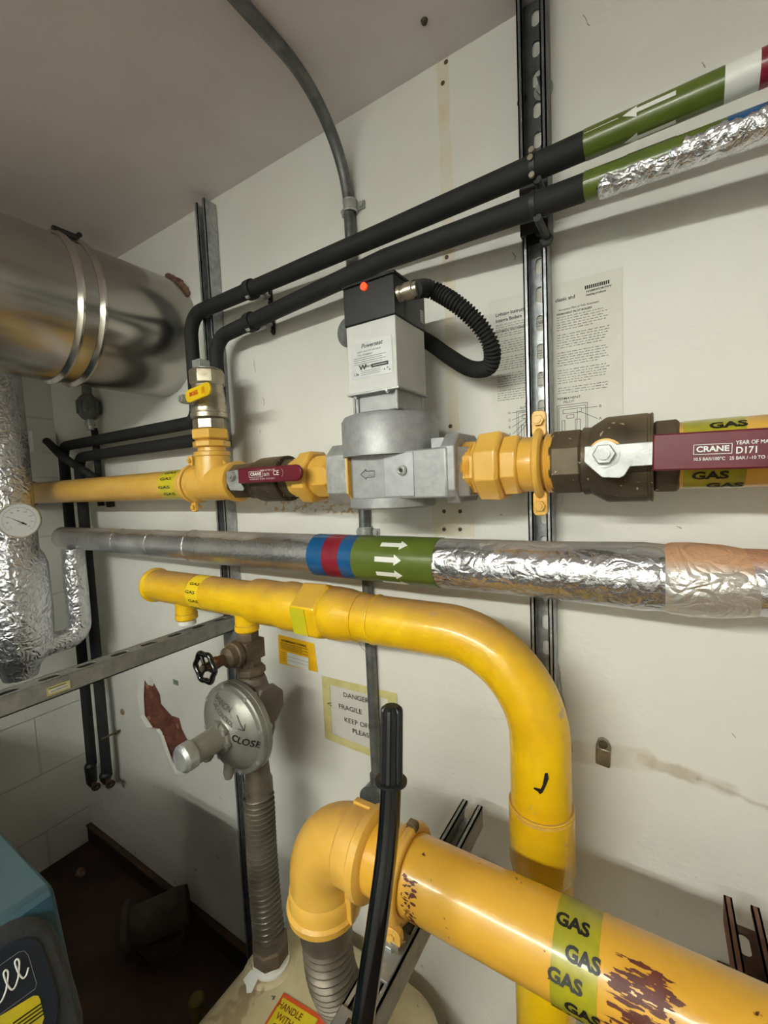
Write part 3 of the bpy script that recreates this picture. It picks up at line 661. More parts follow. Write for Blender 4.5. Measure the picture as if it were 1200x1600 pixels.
big = lever_valve('ball_valve', 'large tarnished bronze ball valve at right with a long maroon lever', xv[0], xv[1], xv[2], xv[3], .050, .0615, 0, 0, None, None, 1)
LYb = GY-.080
nb = at(945, 710, LYb)
b_ = MB(); b_.cyl((nb.x, GY, nb.z), (nb.x, LYb, nb.z), .016); b_.cyl((nb.x, LYb+.022, nb.z), (nb.x, LYb+.004, nb.z), .021); b_.build('stem', m_ochre, big)
pl = [(at(px, py, LYb)-nb) for px, py in ((914, 698), (982, 693), (1023, 690), (1021, 727), (985, 729), (976, 743), (968, 747), (941, 746), (913, 722))]
lp2 = MB().prism([(p.x, p.z) for p in pl], (nb.x, LYb, nb.z), X_, Z_, .004).build('lever_plate', m_zinc, big, .0008)
b_ = MB(); b_.cyl((nb.x, LYb-.004, nb.z), (nb.x, LYb-.0055, nb.z), .0175, n=28); boltup(b_, (nb.x, LYb-.0055, nb.z), (0, -1, 0), .0135, .009, .0075, .003); b_.build('hex_nut', m_zinc, big)
g = [at(px, py, LYb) for px, py in ((1020, 689), (1200, 679), (1200, 721), (1019, 728))]
eL = (g[1]-g[0]).normalized(); cL = (g[0]+g[3])/2; wL = .046; e2 = V(-eL.z, 0, eL.x)
lev = MB().prism([(0, -wL*.47), (.33, -wL*.47), (.345, -wL*.3), (.35, 0), (.345, wL*.3), (.33, wL*.47), (0, wL*.5)], cL+V(0, .001, 0), eL, e2, .008).build('lever', m_maroon, big, .002)
def levtext(lev, o, ex, ez, s, wl, full):
    fn = lambda du, dv: flat(o+ex*du+ez*dv, ex, ez)
    mb = MB(); mb.text('CRANE', .0100*s, fn(.0*s, .001*s), bold=.045, sx=1.05)
    w, h, th = .056*s, .0185*s, .0011*s
    f0 = fn(0, .001*s)
    for (a, b, c, d) in ((-w/2, -h/2, w/2, -h/2+th), (-w/2, h/2-th, w/2, h/2), (-w/2, -h/2, -w/2+th, h/2), (w/2-th, -h/2, w/2, h/2)): mb.poly([(a, b), (c, b), (c, d), (a, d)], f0)
    mb.text('D171', .0118*s, fn(.0325*s, -.0035*s), bold=.03, sx=.85, align='LEFT')
    mb.text('YEAR OF MAN. 2000', .0070*s, fn(.0325*s, .0100*s), bold=.02, sx=.80, align='LEFT')
    mb.text('10.5 BAR/100°C   25 BAR / -10 TO 100°C', .0058*s, fn(-.028*s, -.0165*s), bold=.02, sx=.86, align='LEFT')
    mb.text('C E', .019*s, fn(.100*s, -.004*s), bold=.015, sx=.8)
    mb.build('lettering', m_white, lev)
levtext(lev, at(1112, 703, LYb)+V(0, -.0085, 0), eL, e2, .64, wL, True)
# small one
xw = [gx_(p) for p in (352, 378, 428, 447)]
sm_ = lever_valve('ball_valve', 'smaller tarnished bronze ball valve with a short maroon lever, left of the grey solenoid valve', gx_(345), gx_(376), gx_(432), gx_(447), .043, .051, 0, 0, None, None, 1)
LYs = GY-.070
ns = at(366, 744, LYs)
b_ = MB(); b_.cyl((ns.x, GY, ns.z), (ns.x, LYs, ns.z), .013); b_.build('stem', m_zinc, sm_)
pl = [(at(px, py, LYs)-ns) for px, py in ((356, 737), (375, 734), (375, 752), (383, 763), (381, 767), (362, 766), (356, 753))]
MB().prism([(p.x, p.z) for p in pl], (ns.x, LYs, ns.z), X_, Z_, .004).build('lever_plate', m_zinc, sm_, .0008)
b_ = MB(); boltup(b_, (ns.x, LYs-.004, ns.z), (0, -1, 0), .0115, .008, .006, .003); b_.build('hex_nut', m_zinc, sm_)
g0, g1 = at(375, 744, LYs), at(474, 738, LYs); eS = (g1-g0).normalized(); eS2 = V(-eS.z, 0, eS.x); Ls = (g1-g0).length
lev2 = MB().prism([(0, -.0165)]+[(Ls-.0165+.0165*math.sin(a), -.0165*math.cos(a)) for a in [PI*k/10 for k in range(11)]]+[(0, .0165)], g0+V(0, .001, 0), eS, eS2, .007).build('lever', m_maroon, sm_, .002)
s_ = .72
o = at(404, 741, LYs)+V(0, -.008, 0)
mb = MB(); mb.text('CRANE', .0066, flat(o, eS, eS2), bold=.045, sx=1.1); f0 = flat(o, eS, eS2)
for (a, b, c, d) in ((-.021, -.0065, .021, -.0056), (-.021, .0056, .021, .0065), (-.021, -.0065, -.0201, .0065), (.0201, -.0065, .021, .0065)): mb.poly([(a, b), (c, b), (c, d), (a, d)], f0)
mb.text('D171', .0062, flat(o+eS*.033-eS2*.002, eS, eS2), bold=.03, sx=.9); mb.text('CE', .010, flat(o+eS*.060, eS, eS2), bold=.01, sx=1.0)
mb.text('YEAR OF MAN. 200', .0036, flat(o+eS*.036+eS2*.007, eS, eS2)); mb.text('10.5 BAR/100°C  25 BAR / -10 TO 100°C', .0032, flat(o+eS*.018-eS2*.0105, eS, eS2))
for k in range(14):
    a = math.radians(-70+140*k/13); c = (.074+.006*math.cos(a), .008*math.sin(a)); mb.poly([(c[0]-.0004, c[1]-.0004), (c[0]+.0004, c[1]-.0004), (c[0]+.0004, c[1]+.0004), (c[0]-.0004, c[1]+.0004)], f0)
mb.build('lettering', m_white, lev2)

# unions either side of the solenoid valve
ul = thing('union_fitting', (gx_(470), GY, GZ-.05), 'ochre octagonal union joining the smaller bronze valve to the grey solenoid valve', 'pipe fitting')
x0, x1 = gx_(442), gx_(512)
MB().lathe(gp(x0), X_, [(0, .040), (.012, .042), (.03, .046), (x1-x0-.03, .042), (x1-x0, .040)], 36).build('tailpiece', m_ochre, ul)
b_ = MB(); b_.lathe(gp(gx_(458)), X_, [(0, .048), (.005, .056), (gx_(478)-gx_(458), .058), (gx_(481)-gx_(458), .052)], 8, .39); b_.build('octagon_nut', m_ochre, ul, .0015)
b_ = MB(); hexnut(b_, gp(gx_(448)), X_, .045, .016, 8, .39); b_.build('end_hex', m_ochre, ul, .001)
b_ = MB(); hexnut(b_, gp(gx_(482)), X_, .046, gx_(508)-gx_(482), 8, .39); b_.build('end_hex', m_ochre, ul, .001)
ur = thing('union_fitting', (gx_(760), GY, GZ-.05), 'ochre octagonal union right of the grey solenoid valve', 'pipe fitting')
xq = gx_(702); prof = [(0, .051)]
for k in range(10): prof += [(.004+k*.0032, .043), (.0056+k*.0032, .0455)]
prof += [(.037, .040), (gx_(858)-xq, .040)]
b_ = MB(); b_.lathe(gp(xq), X_, prof, 36); b_.build('threaded_nipple', m_ochre, ur)
b_ = MB(); hexnut(b_, gp(gx_(719)), X_, .0455, gx_(741)-gx_(719), 8, .39); b_.build('end_hex', m_ochre, ur, .001)
b_ = MB(); b_.lathe(gp(gx_(739)), X_, [(0, .050), (.006, .058), (gx_(776)-gx_(739), .060), (gx_(781)-gx_(739), .055)], 8, .39); b_.build('octagon_nut', m_ochre, ur, .0015)
b_ = MB(); hexnut(b_, gp(gx_(779)), X_, .050, gx_(808)-gx_(779), 8, .39); b_.build('hex_collar', m_ochre, ur, .0015)
MB().lathe(gp(gx_(807)), X_, [(0, .042), (.003, .0435), (gx_(832)-gx_(807), .0435), (gx_(833)-gx_(807), .040)], 36).build('socket', m_ochre, ur)
b_ = MB(); xq = gx_(846); b_.lathe(gp(xq), X_, [(0, .040)]+[(.001+k*.0016, .044+.0017*(k % 2)) for k in range(9)]+[(gx_(858)-xq, .044)], 36); b_.build('thread', m_ochre, ur)
pipe_clamp(gx_(838), GY, GZ, .0435, .014, 'ochre two-bolt pipe clamp holding the gas line to the slotted strut', m_ochre, lug=.023, dy=-.014, bolt=.0085)

# right-hand gas pipe with tape
rp = thing('gas_pipe', (gx_(1150), GY, GZ-.044), 'ochre gas pipe behind the long maroon lever at the right edge', 'pipe')
MB().lathe(gp(gx_(1058)), X_, [(0, .0445), (1.2, .0445)], 44).build('pipe', m_ochre, rp)
gtape(rp, gx_(1068), gx_(1168), GY, GZ, .0447, ((48, .014, m_ink), (4, .0, m_ink), (-38, -.004, m_ink), (-64, .012, m_ink)), m_tapeo, .0115, bold=.06, sxx=1.25)

# ================================================================== solenoid valve
SX = -.428
sv = thing('solenoid_valve', (SX, GY, GZ-.06), 'grey solenoid gas valve with a white box and black cap on top', 'valve')
def pr(x0, x1, ya_, yb, z0, z1): return MB().span((x0, ya_, z0), (x1, yb, z1))
fY = GY-.064
zt, zb_ = at(640, 703, fY).z, at(640, 779, fY).z
xL, xR = at(550, 740, fY).x, at(697, 740, fY).x
body = MB().prism([(xL-.028, GY+.06), (xL-.028, fY+.032), (xL, fY), (xR, fY), (xR+.028, fY+.032), (xR+.028, GY+.06)][::-1], (0, 0, zb_), X_, Y_, zt-zb_)
body.build('valve_body', m_silver, sv, .003)
# flange blocks at each end
for (px0, px1, sgn, yy) in ((506, 538, -1, fY-.004), (690, 712, 1, fY+.006)):
    xa0, xa1 = at(px0, 740, yy).x, at(px1, 740, yy).x
    b_ = MB(); r = .058; cxm = (xa0+xa1)/2
    b_.prism([(a*r*1.0, b*r) for a, b in ((-1.06, -.62), (-.66, -1), (.66, -1), (1.06, -.62), (1.06, .62), (.66, 1), (-.66, 1), (-1.06, .62))], (xa0, GY, GZ), Y_, Z_, xa1-xa0)
    b_.build('end_flange', m_zinc if sgn < 0 else m_silver, sv, .002)
    if sgn < 0:
        b_ = MB(); b_.prism([(a*r*1.0, b*r) for a, b in ((-1.08, -.63), (-.67, -1.01), (.67, -1.01), (1.08, -.63), (1.08, .63), (.67, 1.01), (-.67, 1.01), (-1.08, .63))], (xa1, GY, GZ), Y_, Z_, .004); b_.build('ochre_paint_line', m_ochre, sv)
_a, _b = at(675, 686, GY-.03), at(711, 681, GY-.03); b_ = MB(); b_.span((_a.x, GY-.035, _a.z-.016), (_b.x, GY+.03, _a.z+.001)); b_.build('top_lug', m_silver, sv, .001)
# machined pad with a pressure test nipple, cast arrow
pad = pr(at(601, 740, fY).x, at(647, 740, fY).x, fY-.0022, fY+.002, zb_+.004, zt-.004).build('machined_pad', M('machined_aluminium', (184, 185, 188), (170, 171, 175), 60, .38, .45), sv, .0008)
tp = at(628, 735, fY-.004)
b_ = MB(); b_.cyl((tp.x, fY-.002, tp.z), (tp.x, fY-.007, tp.z), .0095, .0085); b_.torus((tp.x, fY-.007, tp.z), Y_, .0055, .0022, 20, 8); b_.build('test_nipple', m_zinc, pad)
MB().cyl((tp.x, fY-.0072, tp.z), (tp.x, fY-.0076, tp.z), .0032, n=14).build('nipple_hole', m_ink, pad)
ar = at(575, 741, fY); b_ = MB(); P_ = [(-.016, 0), (-.004, .009), (-.004, .0055), (.014, .0055), (.014, -.0055), (-.004, -.0055), (-.004, -.009)]
for i in range(len(P_)):
    a, b = P_[i], P_[(i+1) % len(P_)]; b_.cyl((ar.x+a[0], fY-.0003, ar.z+a[1]), (ar.x+b[0], fY-.0003, ar.z+b[1]), .0009, n=8)
b_.cyl((ar.x+.001, fY-.0003, ar.z-.0018), (ar.x+.011, fY-.0003, ar.z-.0018), .0006, n=8)
b_.build('cast_arrow', m_cond, sv)
HR = .092; hz0, hz1 = zt-.004, at(610, 634, GY-.092).z
b_ = MB(); b_.lathe((SX, GY, hz0), Z_, [(0, HR), (hz1-hz0-.012, HR), (hz1-hz0-.004, HR-.005), (hz1-hz0, HR-.016), (hz1-hz0+.002, HR-.03)], 64)
b_.lathe((SX, GY, zb_-.018), Z_, [(0, HR-.014), (.003, HR-.010), (.02, HR-.010)], 64); b_.build('coil_housing', m_silver, sv)
# white box: front face and sides, standing on a plate and neck
By = GY-.082; Bx0, Bx1, Byb = at(545, 600, By).x, at(618, 600, By).x+.004, GY+.024
bz0, bz1, bz2 = at(618, 604, By).z, at(613, 492, By).z, at(612, 424, By).z
nk = MB(); nk.span((Bx0+.012, By+.012, hz1-.002), (Bx1-.006, Byb-.01, bz0)); nk.build('neck', m_silver, sv, .002)
b_ = MB()
for x in (Bx0+.006, Bx1-.006):
    for y in (By+.006, Byb-.006): MB().cyl((x, y, hz1-.003), (x, y, bz0), .0025, n=10).build('standoff', m_zinc, sv)
bp = pr(Bx0-.003, Bx1+.003, By-.003, Byb+.003, bz0-.003, bz0).build('base_plate', m_zinc, sv)
b_ = MB()
for x, y in ((Bx0+.01, By+.006), (Bx1-.02, By-.001), (Bx1-.006, Byb-.01)): boltup(MB(), (x, y, bz0-.003), (0, 0, -1), .004, .003, .002, .002).build('screw', m_zinc, bp)
box = pr(Bx0, Bx1, By, Byb, bz0, bz1).build('white_box', m_alu, sv, .0015)
cap = pr(Bx0-.002, Bx1+.002, By-.002, Byb+.002, bz1, bz2-.004).build('black_cap', m_blackpl, sv, .002)
capl = MB().prism([(Bx0-.004, By-.004), (Bx1+.004, By-.004), (Bx1+.004, Byb+.004), (Bx0-.004, Byb+.004)], (0, 0, bz2-.004), X_, Y_, .005).build('lid', m_blackpl, cap, .0015)
n_ = at(569, 448, By-.003)
MB().cyl((n_.x, By-.002, n_.z), (n_.x, By-.006, n_.z), .0062, n=24).build('neon_indicator', m_orange, cap)
# label on the front
c0 = at(580, 560, By-.0006); f0 = flat((c0.x, By-.0008, c0.z), X_, Z_); LW, LH = .084, .060
pm = M('label_film', (196, 197, 198), (188, 189, 190), 30, .4, .3)
lb = MB(); lb.poly([(-LW/2, -LH/2), (LW/2, -LH/2), (LW/2, LH/2), (-LW/2, LH/2)], f0); lb = lb.build('rating_label', pm, box)
f1 = flat((c0.x, By-.0012, c0.z), X_, Z_)
sh = lambda du, dv: flat((c0.x+du, By-.0012, c0.z+dv), X_, Z_)
mb = MB(); mb.text('Powerseat', .0072, sh(.002, .023), slant=.3, bold=.015)
mb.text('SAFETY SHUT OFF GAS VALVE', .0026, sh(-.004, .014)); mb.text('TYPE   POWERSEAT', .0026, sh(-.012, .0085))
for k in range(4): mb.poly([(-.036, .004-k*.0034), (.030-.008*(k % 2), .004-k*.0034), (.030-.008*(k % 2), .0046-k*.0034), (-.036, .0046-k*.0034)], f1)
mb.poly([(.0, -.0155), (.034, -.0155), (.034, -.0095), (.0, -.0095)], f1)
mb.text('W', .0085, sh(-.018, -.0125), bold=.06, sx=1.2); mb.text('Black', .0045, sh(-.006, -.0115), bold=.02)
mb.text('1.3e', .0045, sh(-.032, -.0225), bold=.03)
for k in range(3): mb.poly([(-.022, -.019-k*.003), (.018, -.019-k*.003), (.018, -.0185-k*.003), (-.022, -.0185-k*.003)], f1)
for (a, b) in ((.026, -.022), (.032, -.020), (.036, -.024)): mb.poly([(a-.0015, b-.0012), (a+.0015, b-.0012), (a, b+.0018)], f1)
mb.build('lettering', m_inkg, lb)
mb = MB(); mb.text('Teknigas', .0038, flat((c0.x+.017, By-.0015, c0.z-.0125), X_, Z_), bold=.02) if False else mb.poly([(.003, -.0130), (.031, -.0130), (.031, -.0122), (.003, -.0122)], flat((c0.x, By-.0015, c0.z), X_, Z_)); mb.build('label_bar', pm, lb)
mb = MB(); fs_ = flat((Bx1+.0025, Byb-.012, bz1+.022), Y_, Z_); mb.poly([(-.006, -.010), (.006, -.010), (.006, .012), (-.006, .012)], fs_); sl = mb.build('side_label', pm, cap)
mb = MB(); fs_ = flat((Bx1+.0028, Byb-.012, bz1+.022), Y_, Z_); [mb.poly([(-.0045, -.008+k*.004), (.0045, -.008+k*.004), (.0045, -.007+k*.004), (-.0045, -.007+k*.004)], fs_) for k in range(5)]; mb.build('small_print', m_inkg, sl)
MB().span((Bx1+.0018, By+.030, bz1+.004), (Bx1+.0026, By+.038, bz1+.046)).build('slot', m_ink, cap)
# flexible conduit out of the cap
gl = atx(628, 455, Bx1+.012)
fx = thing('flexible_conduit', (gl.x+.1, gl.y, gl.z-.1), 'black corrugated cable conduit looping from the cap of the solenoid valve', 'conduit')
g0 = V(Bx1+.002, gl.y+.006, gl.z)
b_ = MB(); b_.lathe(g0, (1, .1, .05), [(0, .0125), (.006, .0125), (.006, .0105), (.012, .0105), (.012, .0135), (.026, .0135), (.028, .011), (.034, .011)], 20); b_.build('cable_gland', m_nickel, fx)
fp = [g0+V(.028, .003, .001), at(672, 452, .690), at(712, 474, .700), at(748, 507, .715), at(768, 543, .735), at(764, 573, .760), at(735, 576, .785), at(700, 556, .800), at(672, 536, .810), at(640, 518, .815)]
corrugated(catmull(fp, 10), .0130, .0021, .0062, 20).build('corrugated_sleeve', m_black, fx)

# ================================================================== foil-wrapped silver pipe
SY, SZ = .72, -.1505
sx_ = lambda px: xa(px, SY, SZ)
sp_ = thing('foil_insulated_pipe', (sx_(600), SY, SZ-.045), 'long foil-wrapped insulated pipe crossing the photo, blue, dark red and olive bands', 'pipe')
xs0, xs1 = -1.885, sx_(1043)
prof = [(0, .034), (.002, .0385), (sx_(302)-xs0, .0410), (sx_(303)-xs0, .0435), (sx_(500)-xs0, .0445), (sx_(700)-xs0, .045), (sx_(860)-xs0, .046), (sx_(960)-xs0, .0485), (sx_(1005)-xs0, .0495), (xs1-xs0, .047)]
_c = [k for k, p in enumerate(prof) if p[0] >= sx_(500)-xs0-1e-6][0]
MB().lathe((xs0, SY, SZ), X_, prof[:_c+1], 48).build('foil_jacket', m_foil3, sp_); MB().lathe((xs0, SY, SZ), X_, prof[_c:], 48).build('foil_jacket', m_foil2, sp_)
for pq, rq in ((190, .0400), (243, .0405), (303, .0440)): MB().lathe((sx_(pq), SY, SZ), (1, .12, .05), [(0, rq), (.0005, rq+.0012), (.004, rq+.0013), (.0055, rq)], 40, cap=False).build('wrap_seam', m_foil, sp_)
prof = [(0, .047), (.008, .050), (.03, .051), (.065, .049), (.09, .0445), (.10, .0425)]
MB().lathe((xs1-.004, SY, SZ), X_, prof, 48).build('dusty_foil_joint', m_dusty, sp_)
MB().lathe((sx_(1120), SY, SZ+.002), X_, [(0, .043), (1.3, .043)], 48).build('foil_jacket', m_foil4, sp_)
def sband(p0, p1, mt, nm, dr):
    a, b = sx_(p0), sx_(p1); return sleeve((a, SY, SZ), (b, SY, SZ), .0452+dr, 48).build(nm, mt, sp_)
sband(500, 524, m_blue, 'blue_tape', .0006); sband(523, 548, m_red, 'dark_red_tape', .0008); sband(547, 569, m_blue, 'blue_tape', .0006)
g_ = sband(568, 691, m_green, 'olive_tape', .0012)
for (ph, px) in ((47, 630), (10, 625), (-26, 625), (-58, 628)):
    c = sx_(px); fn = cylx(c, SY, SZ, .0470, math.radians(ph)); L = .058
    wrap_arrow(MB(), fn, L, .0048, .0105, .016, 1).build('flow_arrow', m_white, g_)

# ================================================================== bright yellow manifold
MY, MZ, MR = .675, -.26, .0445
mx_ = lambda px: xa(px, MY, MZ)
mp_ = lambda x: V(x, MY, MZ)
VX = -.155
mf = thing('gas_manifold', (mx_(380), MY, MZ-.1), 'bright yellow capped gas manifold with two short stubs, end at left', 'pipe')
xe = mx_(243)
MB().lathe(mp_(xe-.02), X_, [(0, .012), (.003, .030), (.010, .042), (.020, .048), (.026, .0485), (.030, .0435), (mx_(480)-xe, .0435)], 44).build('header', m_yel, mf)
xt = mx_(399)
MB().lathe(mp_(xt), X_, [(0, .044), (.004, .0505), (.02, .0515), (mx_(452)-xt-.02, .0500), (mx_(452)-xt, .0535), (mx_(452)-xt+.012, .0535), (mx_(476)-xt, .050), (mx_(482)-xt, .047)], 44).build('reducing_socket', m_yel, mf)
s1x = at(292, 968, MY).x; s2x = at(386, 980, MY).x
for x, zz in ((s1x, MZ-.082), (s2x, MZ-.078)):
    b_ = MB(); b_.lathe((x, MY, MZ-.03), (0, 0, -1), [(0, .0285), (.012, .0265), (-(zz-MZ)-.048, .0265), (-(zz-MZ)-.047, .0285), (-(zz-MZ)-.034, .0285), (-(zz-MZ)-.03, .025)], 30); b_.build('stub', m_yel, mf)
MB().lathe((s1x, MY, MZ-.080), (0, 0, -1), [(0, .023), (.014, .023), (.016, .020)], 28).build('white_plug', m_white, mf)
tpx0, tpx1 = mx_(313), mx_(331)
gt = sleeve((tpx0, MY, MZ), (tpx1, MY, MZ), .0442, 40).build('gas_tape', M('bright_gas_tape', (248, 214, 40), (240, 204, 30), 20, .3), mf)
for (ph, dx) in ((42, .004), (14, -.003), (-14, .008), (-44, .0)):
    mb = MB(); mb.text('GAS', .0075, cylx((tpx0+tpx1)/2+dx, MY, MZ, .0448, math.radians(ph)), bold=.03, sx=2.0, cut=.004); mb.build('gas_lettering', m_ink, gt)
un = thing('union_fitting', (mx_(500), MY, MZ-.065), 'bright yellow hexagonal union on the yellow manifold, greenish front flat', 'pipe fitting')
xu0, xu1 = mx_(481), mx_(521)
b_ = MB(); b_.lathe(mp_(xu0-.004), X_, [(0, .050), (.006, .060), (xu1-xu0-.002, .062), (xu1-xu0+.004, .055)], 6, math.radians(40)); b_.build('hex_nut', m_yel, un, .003)
_hx = lambda x, deg: V(x, MY+.0606*math.cos(math.radians(deg)), MZ+.0606*math.sin(math.radians(deg)))
_x0, _x1 = xu0+.004, xu0+.004+(xu1-xu0)*.55; _p = [_hx(_x0, 162), _hx(_x1, 162), _hx(_x1, 218), _hx(_x0, 218)]
_o = V(0, -.0014*math.cos(math.radians(10)), -.0014*math.sin(math.radians(10))); MB().add([p+_o for p in _p]+[p-_o*.5 for p in _p], [(0, 1, 2, 3), (7, 6, 5, 4), (0, 4, 5, 1), (1, 5, 6, 2), (2, 6, 7, 3), (3, 7, 4, 0)]).build('painted_flat', m_yel_green, un)
b_ = MB(); b_.lathe(mp_(xu1-.002), X_, [(0, .052), (.008, .054), (mx_(545)-xu1, .0525), (mx_(556)-xu1, .049), (mx_(568)-xu1, .048)], 44); b_.build('socket', m_yel, un)
el = thing('gas_pipe', (VX, MY, -.9), 'bright yellow gas pipe sweeping round a long bend and down behind the foreground pipe', 'pipe')
pts = fillet([mp_(mx_(560)), V(VX, MY, MZ), V(VX, MY, FZ+.001)], .155, 22)
b_ = MB(); b_.tube(pts, .046, 40); b_.build('pipe', m_yel, el)
zj = lambda py: at(845, py, MY).z
xo = mx_(590)
MB().torus(mp_(xo), X_, .046, .0022, 40, 8).build('weld_bead', m_yel, el); MB().torus((VX, MY, zj(1255)), Z_, .0475, .0022, 40, 8).build('weld_bead', m_yel, el)
MB().lathe((VX, MY, zj(1258)), (0, 0, -1), [(0, .0465), (.003, .0495), (zj(1258)-zj(1345), .0500), (zj(1258)-zj(1352), .0465)], 44).build('socket', m_yel, el)
mt_chip = MB(); cc = at(851, 1226, MY-.046)
chip = [(0, .016), (.004, .017), (.005, .008), (.001, -.004), (-.003, -.014), (-.007, -.018), (-.010, -.014), (-.016, -.012), (-.015, -.009), (-.006, -.009), (-.003, -.002)]
mt_chip.poly(chip, lambda u, v: V(cc.x+u, MY-math.sqrt(max(0, .0467**2-(cc.x+u-VX)**2)), cc.z+v)); mt_chip.build('paint_chip', m_ink, el)

# ================================================================== gate valve, regulator, hose below the second stub
VXX = s2x
gv = thing('gate_valve', (VXX, MY, -.42), 'dusty bronze gate valve with a black handwheel under the yellow manifold', 'valve')
b_ = MB(); hexnut(b_, (VXX, MY, MZ-.078), (0, 0, -1), .027, .022, 8, .39); b_.lathe((VXX, MY, MZ-.10), (0, 0, -1), [(0, .022), (.004, .028), (.03, .0285), (.05, .024)], 30); b_.span((VXX-.026, MY-.028, MZ-.145), (VXX+.026, MY+.028, MZ-.098)); hexnut(b_, (VXX, MY, MZ-.142), (0, 0, -1), .029, .02, 8, .39)
b_.build('valve_body', m_dustb, gv, .003)
zc = MZ-.122
b_ = MB(); b_.lathe((VXX, MY-.02, zc), (0, -1, 0), [(0, .026), (.012, .026), (.014, .030), (.026, .030), (.028, .026), (.042, .0235), (.050, .014), (.052, .0125), (.070, .0125)], 30); b_.build('bonnet', m_dustb, gv)
b_ = MB(); b_.lathe((VXX, MY-.088, zc), (0, -1, 0), [(0, .014), (.012, .0145), (.016, .010), (.034, .006)], 20); b_.build('gland_nut', M('reddish_bronze', (110, 66, 50), (84, 54, 42), 20, .5, .4), gv)
WYY = MY-.118
hw = MB(); N = 64; vs = []; fs = []
for i in range(N):
    a = 2*PI*i/N; R = .031+.0022*math.cos(6*a)
    for j in range(12):
        b = 2*PI*j/12; rr = R+.006*math.cos(b); vs.append(V(VXX+rr*math.cos(a), WYY+.006*math.sin(b), zc+rr*math.sin(a)))
for i in range(N):
    for j in range(12): fs.append((i*12+j, ((i+1) % N)*12+j, ((i+1) % N)*12+(j+1) % 12, i*12+(j+1) % 12))
hw.add(vs, fs)
for k in range(3):
    a = PI/2+2*PI*k/3+.4; hw.tube([(VXX, WYY, zc), (VXX+.031*math.cos(a), WYY, zc+.031*math.sin(a))], .0042, 10)
hw.lathe((VXX, WYY+.007, zc), (0, -1, 0), [(0, .010), (.012, .009)], 20)
hw.build('handwheel', m_gloss, gv)
b_ = MB(); hexnut(b_, (VXX, WYY-.004, zc), (0, -1, 0), .007, .006); b_.build('wheel_nut', m_brass, gv)

RXX = VXX+.004
rg = thing('gas_regulator', (RXX, MY, -.68), 'round grey cast gas regulator with handwritten ink on its face', 'regulator')
b_ = MB(); b_.lathe((RXX, MY, MZ-.160), (0, 0, -1), [(0, .026), (.006, .034), (.018, .035), (.022, .030), (.030, .030)], 8); b_.build('inlet_nut', m_dustb, rg, .001)
zr = -.545
b_ = MB(); b_.lathe((RXX, MY, MZ-.185), (0, 0, -1), [(0, .030), (.01, .034), (.05, .044), (.09, .050), (.14, .047), (.18, .036), (.205, .030)], 32); b_.lathe((RXX-.005, MY-.005, zr+.04), (1, 0, 0), [(0, .050), (.055, .046), (.060, .050), (.068, .048)], 8, .39)
b_.build('regulator_body', M('dusty_cast_metal', (120, 112, 100), (96, 88, 76), 14, .6, .3, bump=.15), rg, .002)
RC = V(RXX-.002, .622, zr-.004); RR = .105
MB().lathe(RC+V(0, .052, 0), (0, -1, 0), [(0, .04), (.01, .062), (.026, .088), (.036, RR), (.048, RR+.001), (.0485, RR-.001), (.060, RR-.001), (.063, RR-.004), (.064, RR-.014), (.072, RR-.022), (.086, .060), (.092, .040), (.094, .038)], 72).build('diaphragm_case', m_regul, rg)
b_ = MB()
for k in range(8):
    a = math.radians(12+45*k); c = RC+V((RR-.0065)*math.cos(a), -.010, (RR-.0065)*math.sin(a)); b_ = MB(); b_.cyl(c+V(0, .03, 0), c, .0055, n=14); b_.cyl(c, c+V(0, -.003, 0), .0045, n=12)
    b_.build('case_screw', m_zinc, rg)
b_ = MB(); b_.lathe(RC+V(0, -.036, 0), (0, -1, 0), [(0, .038), (.012, .036), (.014, .029), (.020, .0275), (.075, .0255)], 36)
for k in range(3):
    a = math.radians(80-k*45); c = RC+V(.034*math.cos(a), -.044, .034*math.sin(a)); b_.cyl(c, c+V(0, -.01, 0), .006, n=14)
b_.build('bonnet', m_regul, rg)
b_ = MB(); b_.lathe(RC+V(0, -.110, 0), (0, -1, 0), [(0, .0285), (.004, .0300), (.022, .0300), (.026, .026), (.030, .023), (.031, .0)], 10); b_.build('end_cap', m_zinc, rg, .001)
b_ = MB(); c = RC+V(-.012, -.012, -.085); b_.lathe(c+V(0, .0, .01), (0, -.2, -1), [(0, .013), (.03, .012), (.042, .008)], 18); b_.lathe(c+V(-.030, -.03, .04), (-.3, -.3, -1), [(0, .010), (.01, .014), (.02, .012), (.026, .006)], 16); b_.build('vent_plug', m_regul, rg)
# ink writing on the dome face
def regfn(o, ang):
    ca, sa = math.cos(ang), math.sin(ang)
    def f(u, v):
        x = o[0]+u*ca-v*sa; z = o[1]+u*sa+v*ca; r = math.hypot(x, z); r = min(max(r, .03), .1)
        h = .024+(.0335-.020)*0
        prof = [(.040, -.0405), (.060, -.0345), (RR-.022, -.0205), (RR-.014, -.0125), (RR, -.010)]
        y = prof[0][1]
        for (r0, y0), (r1, y1) in zip(prof, prof[1:]):
            if r0 <= r <= r1: y = y0+(y1-y0)*(r-r0)/(r1-r0)
        if r > RR: y = -.010
        return RC+V(x, y-.0012, z)
    return f
mb = MB(); mb.text('BANNON', .011, regfn((-.004, .070), -.25), cut=.004); mb.text('GAS CONTROL', .010, regfn((.004, .050), -.42), sx=.85, cut=.004); mb.build('faded_writing', m_inkg, rg)
mb = MB(); mb.text('CLOSE', .015, regfn((.068, .0), -.32), bold=.03, sx=.95, cut=.004)
fa = regfn((.056, .040), -.95)
mb.poly([(-.018, -.0008), (.0, -.0008), (.0, .0008), (-.018, .0008)], fa); mb.poly([(0, -.0008), (.018, -.0008), (.018, .0008), (.0, .0008)], fa)
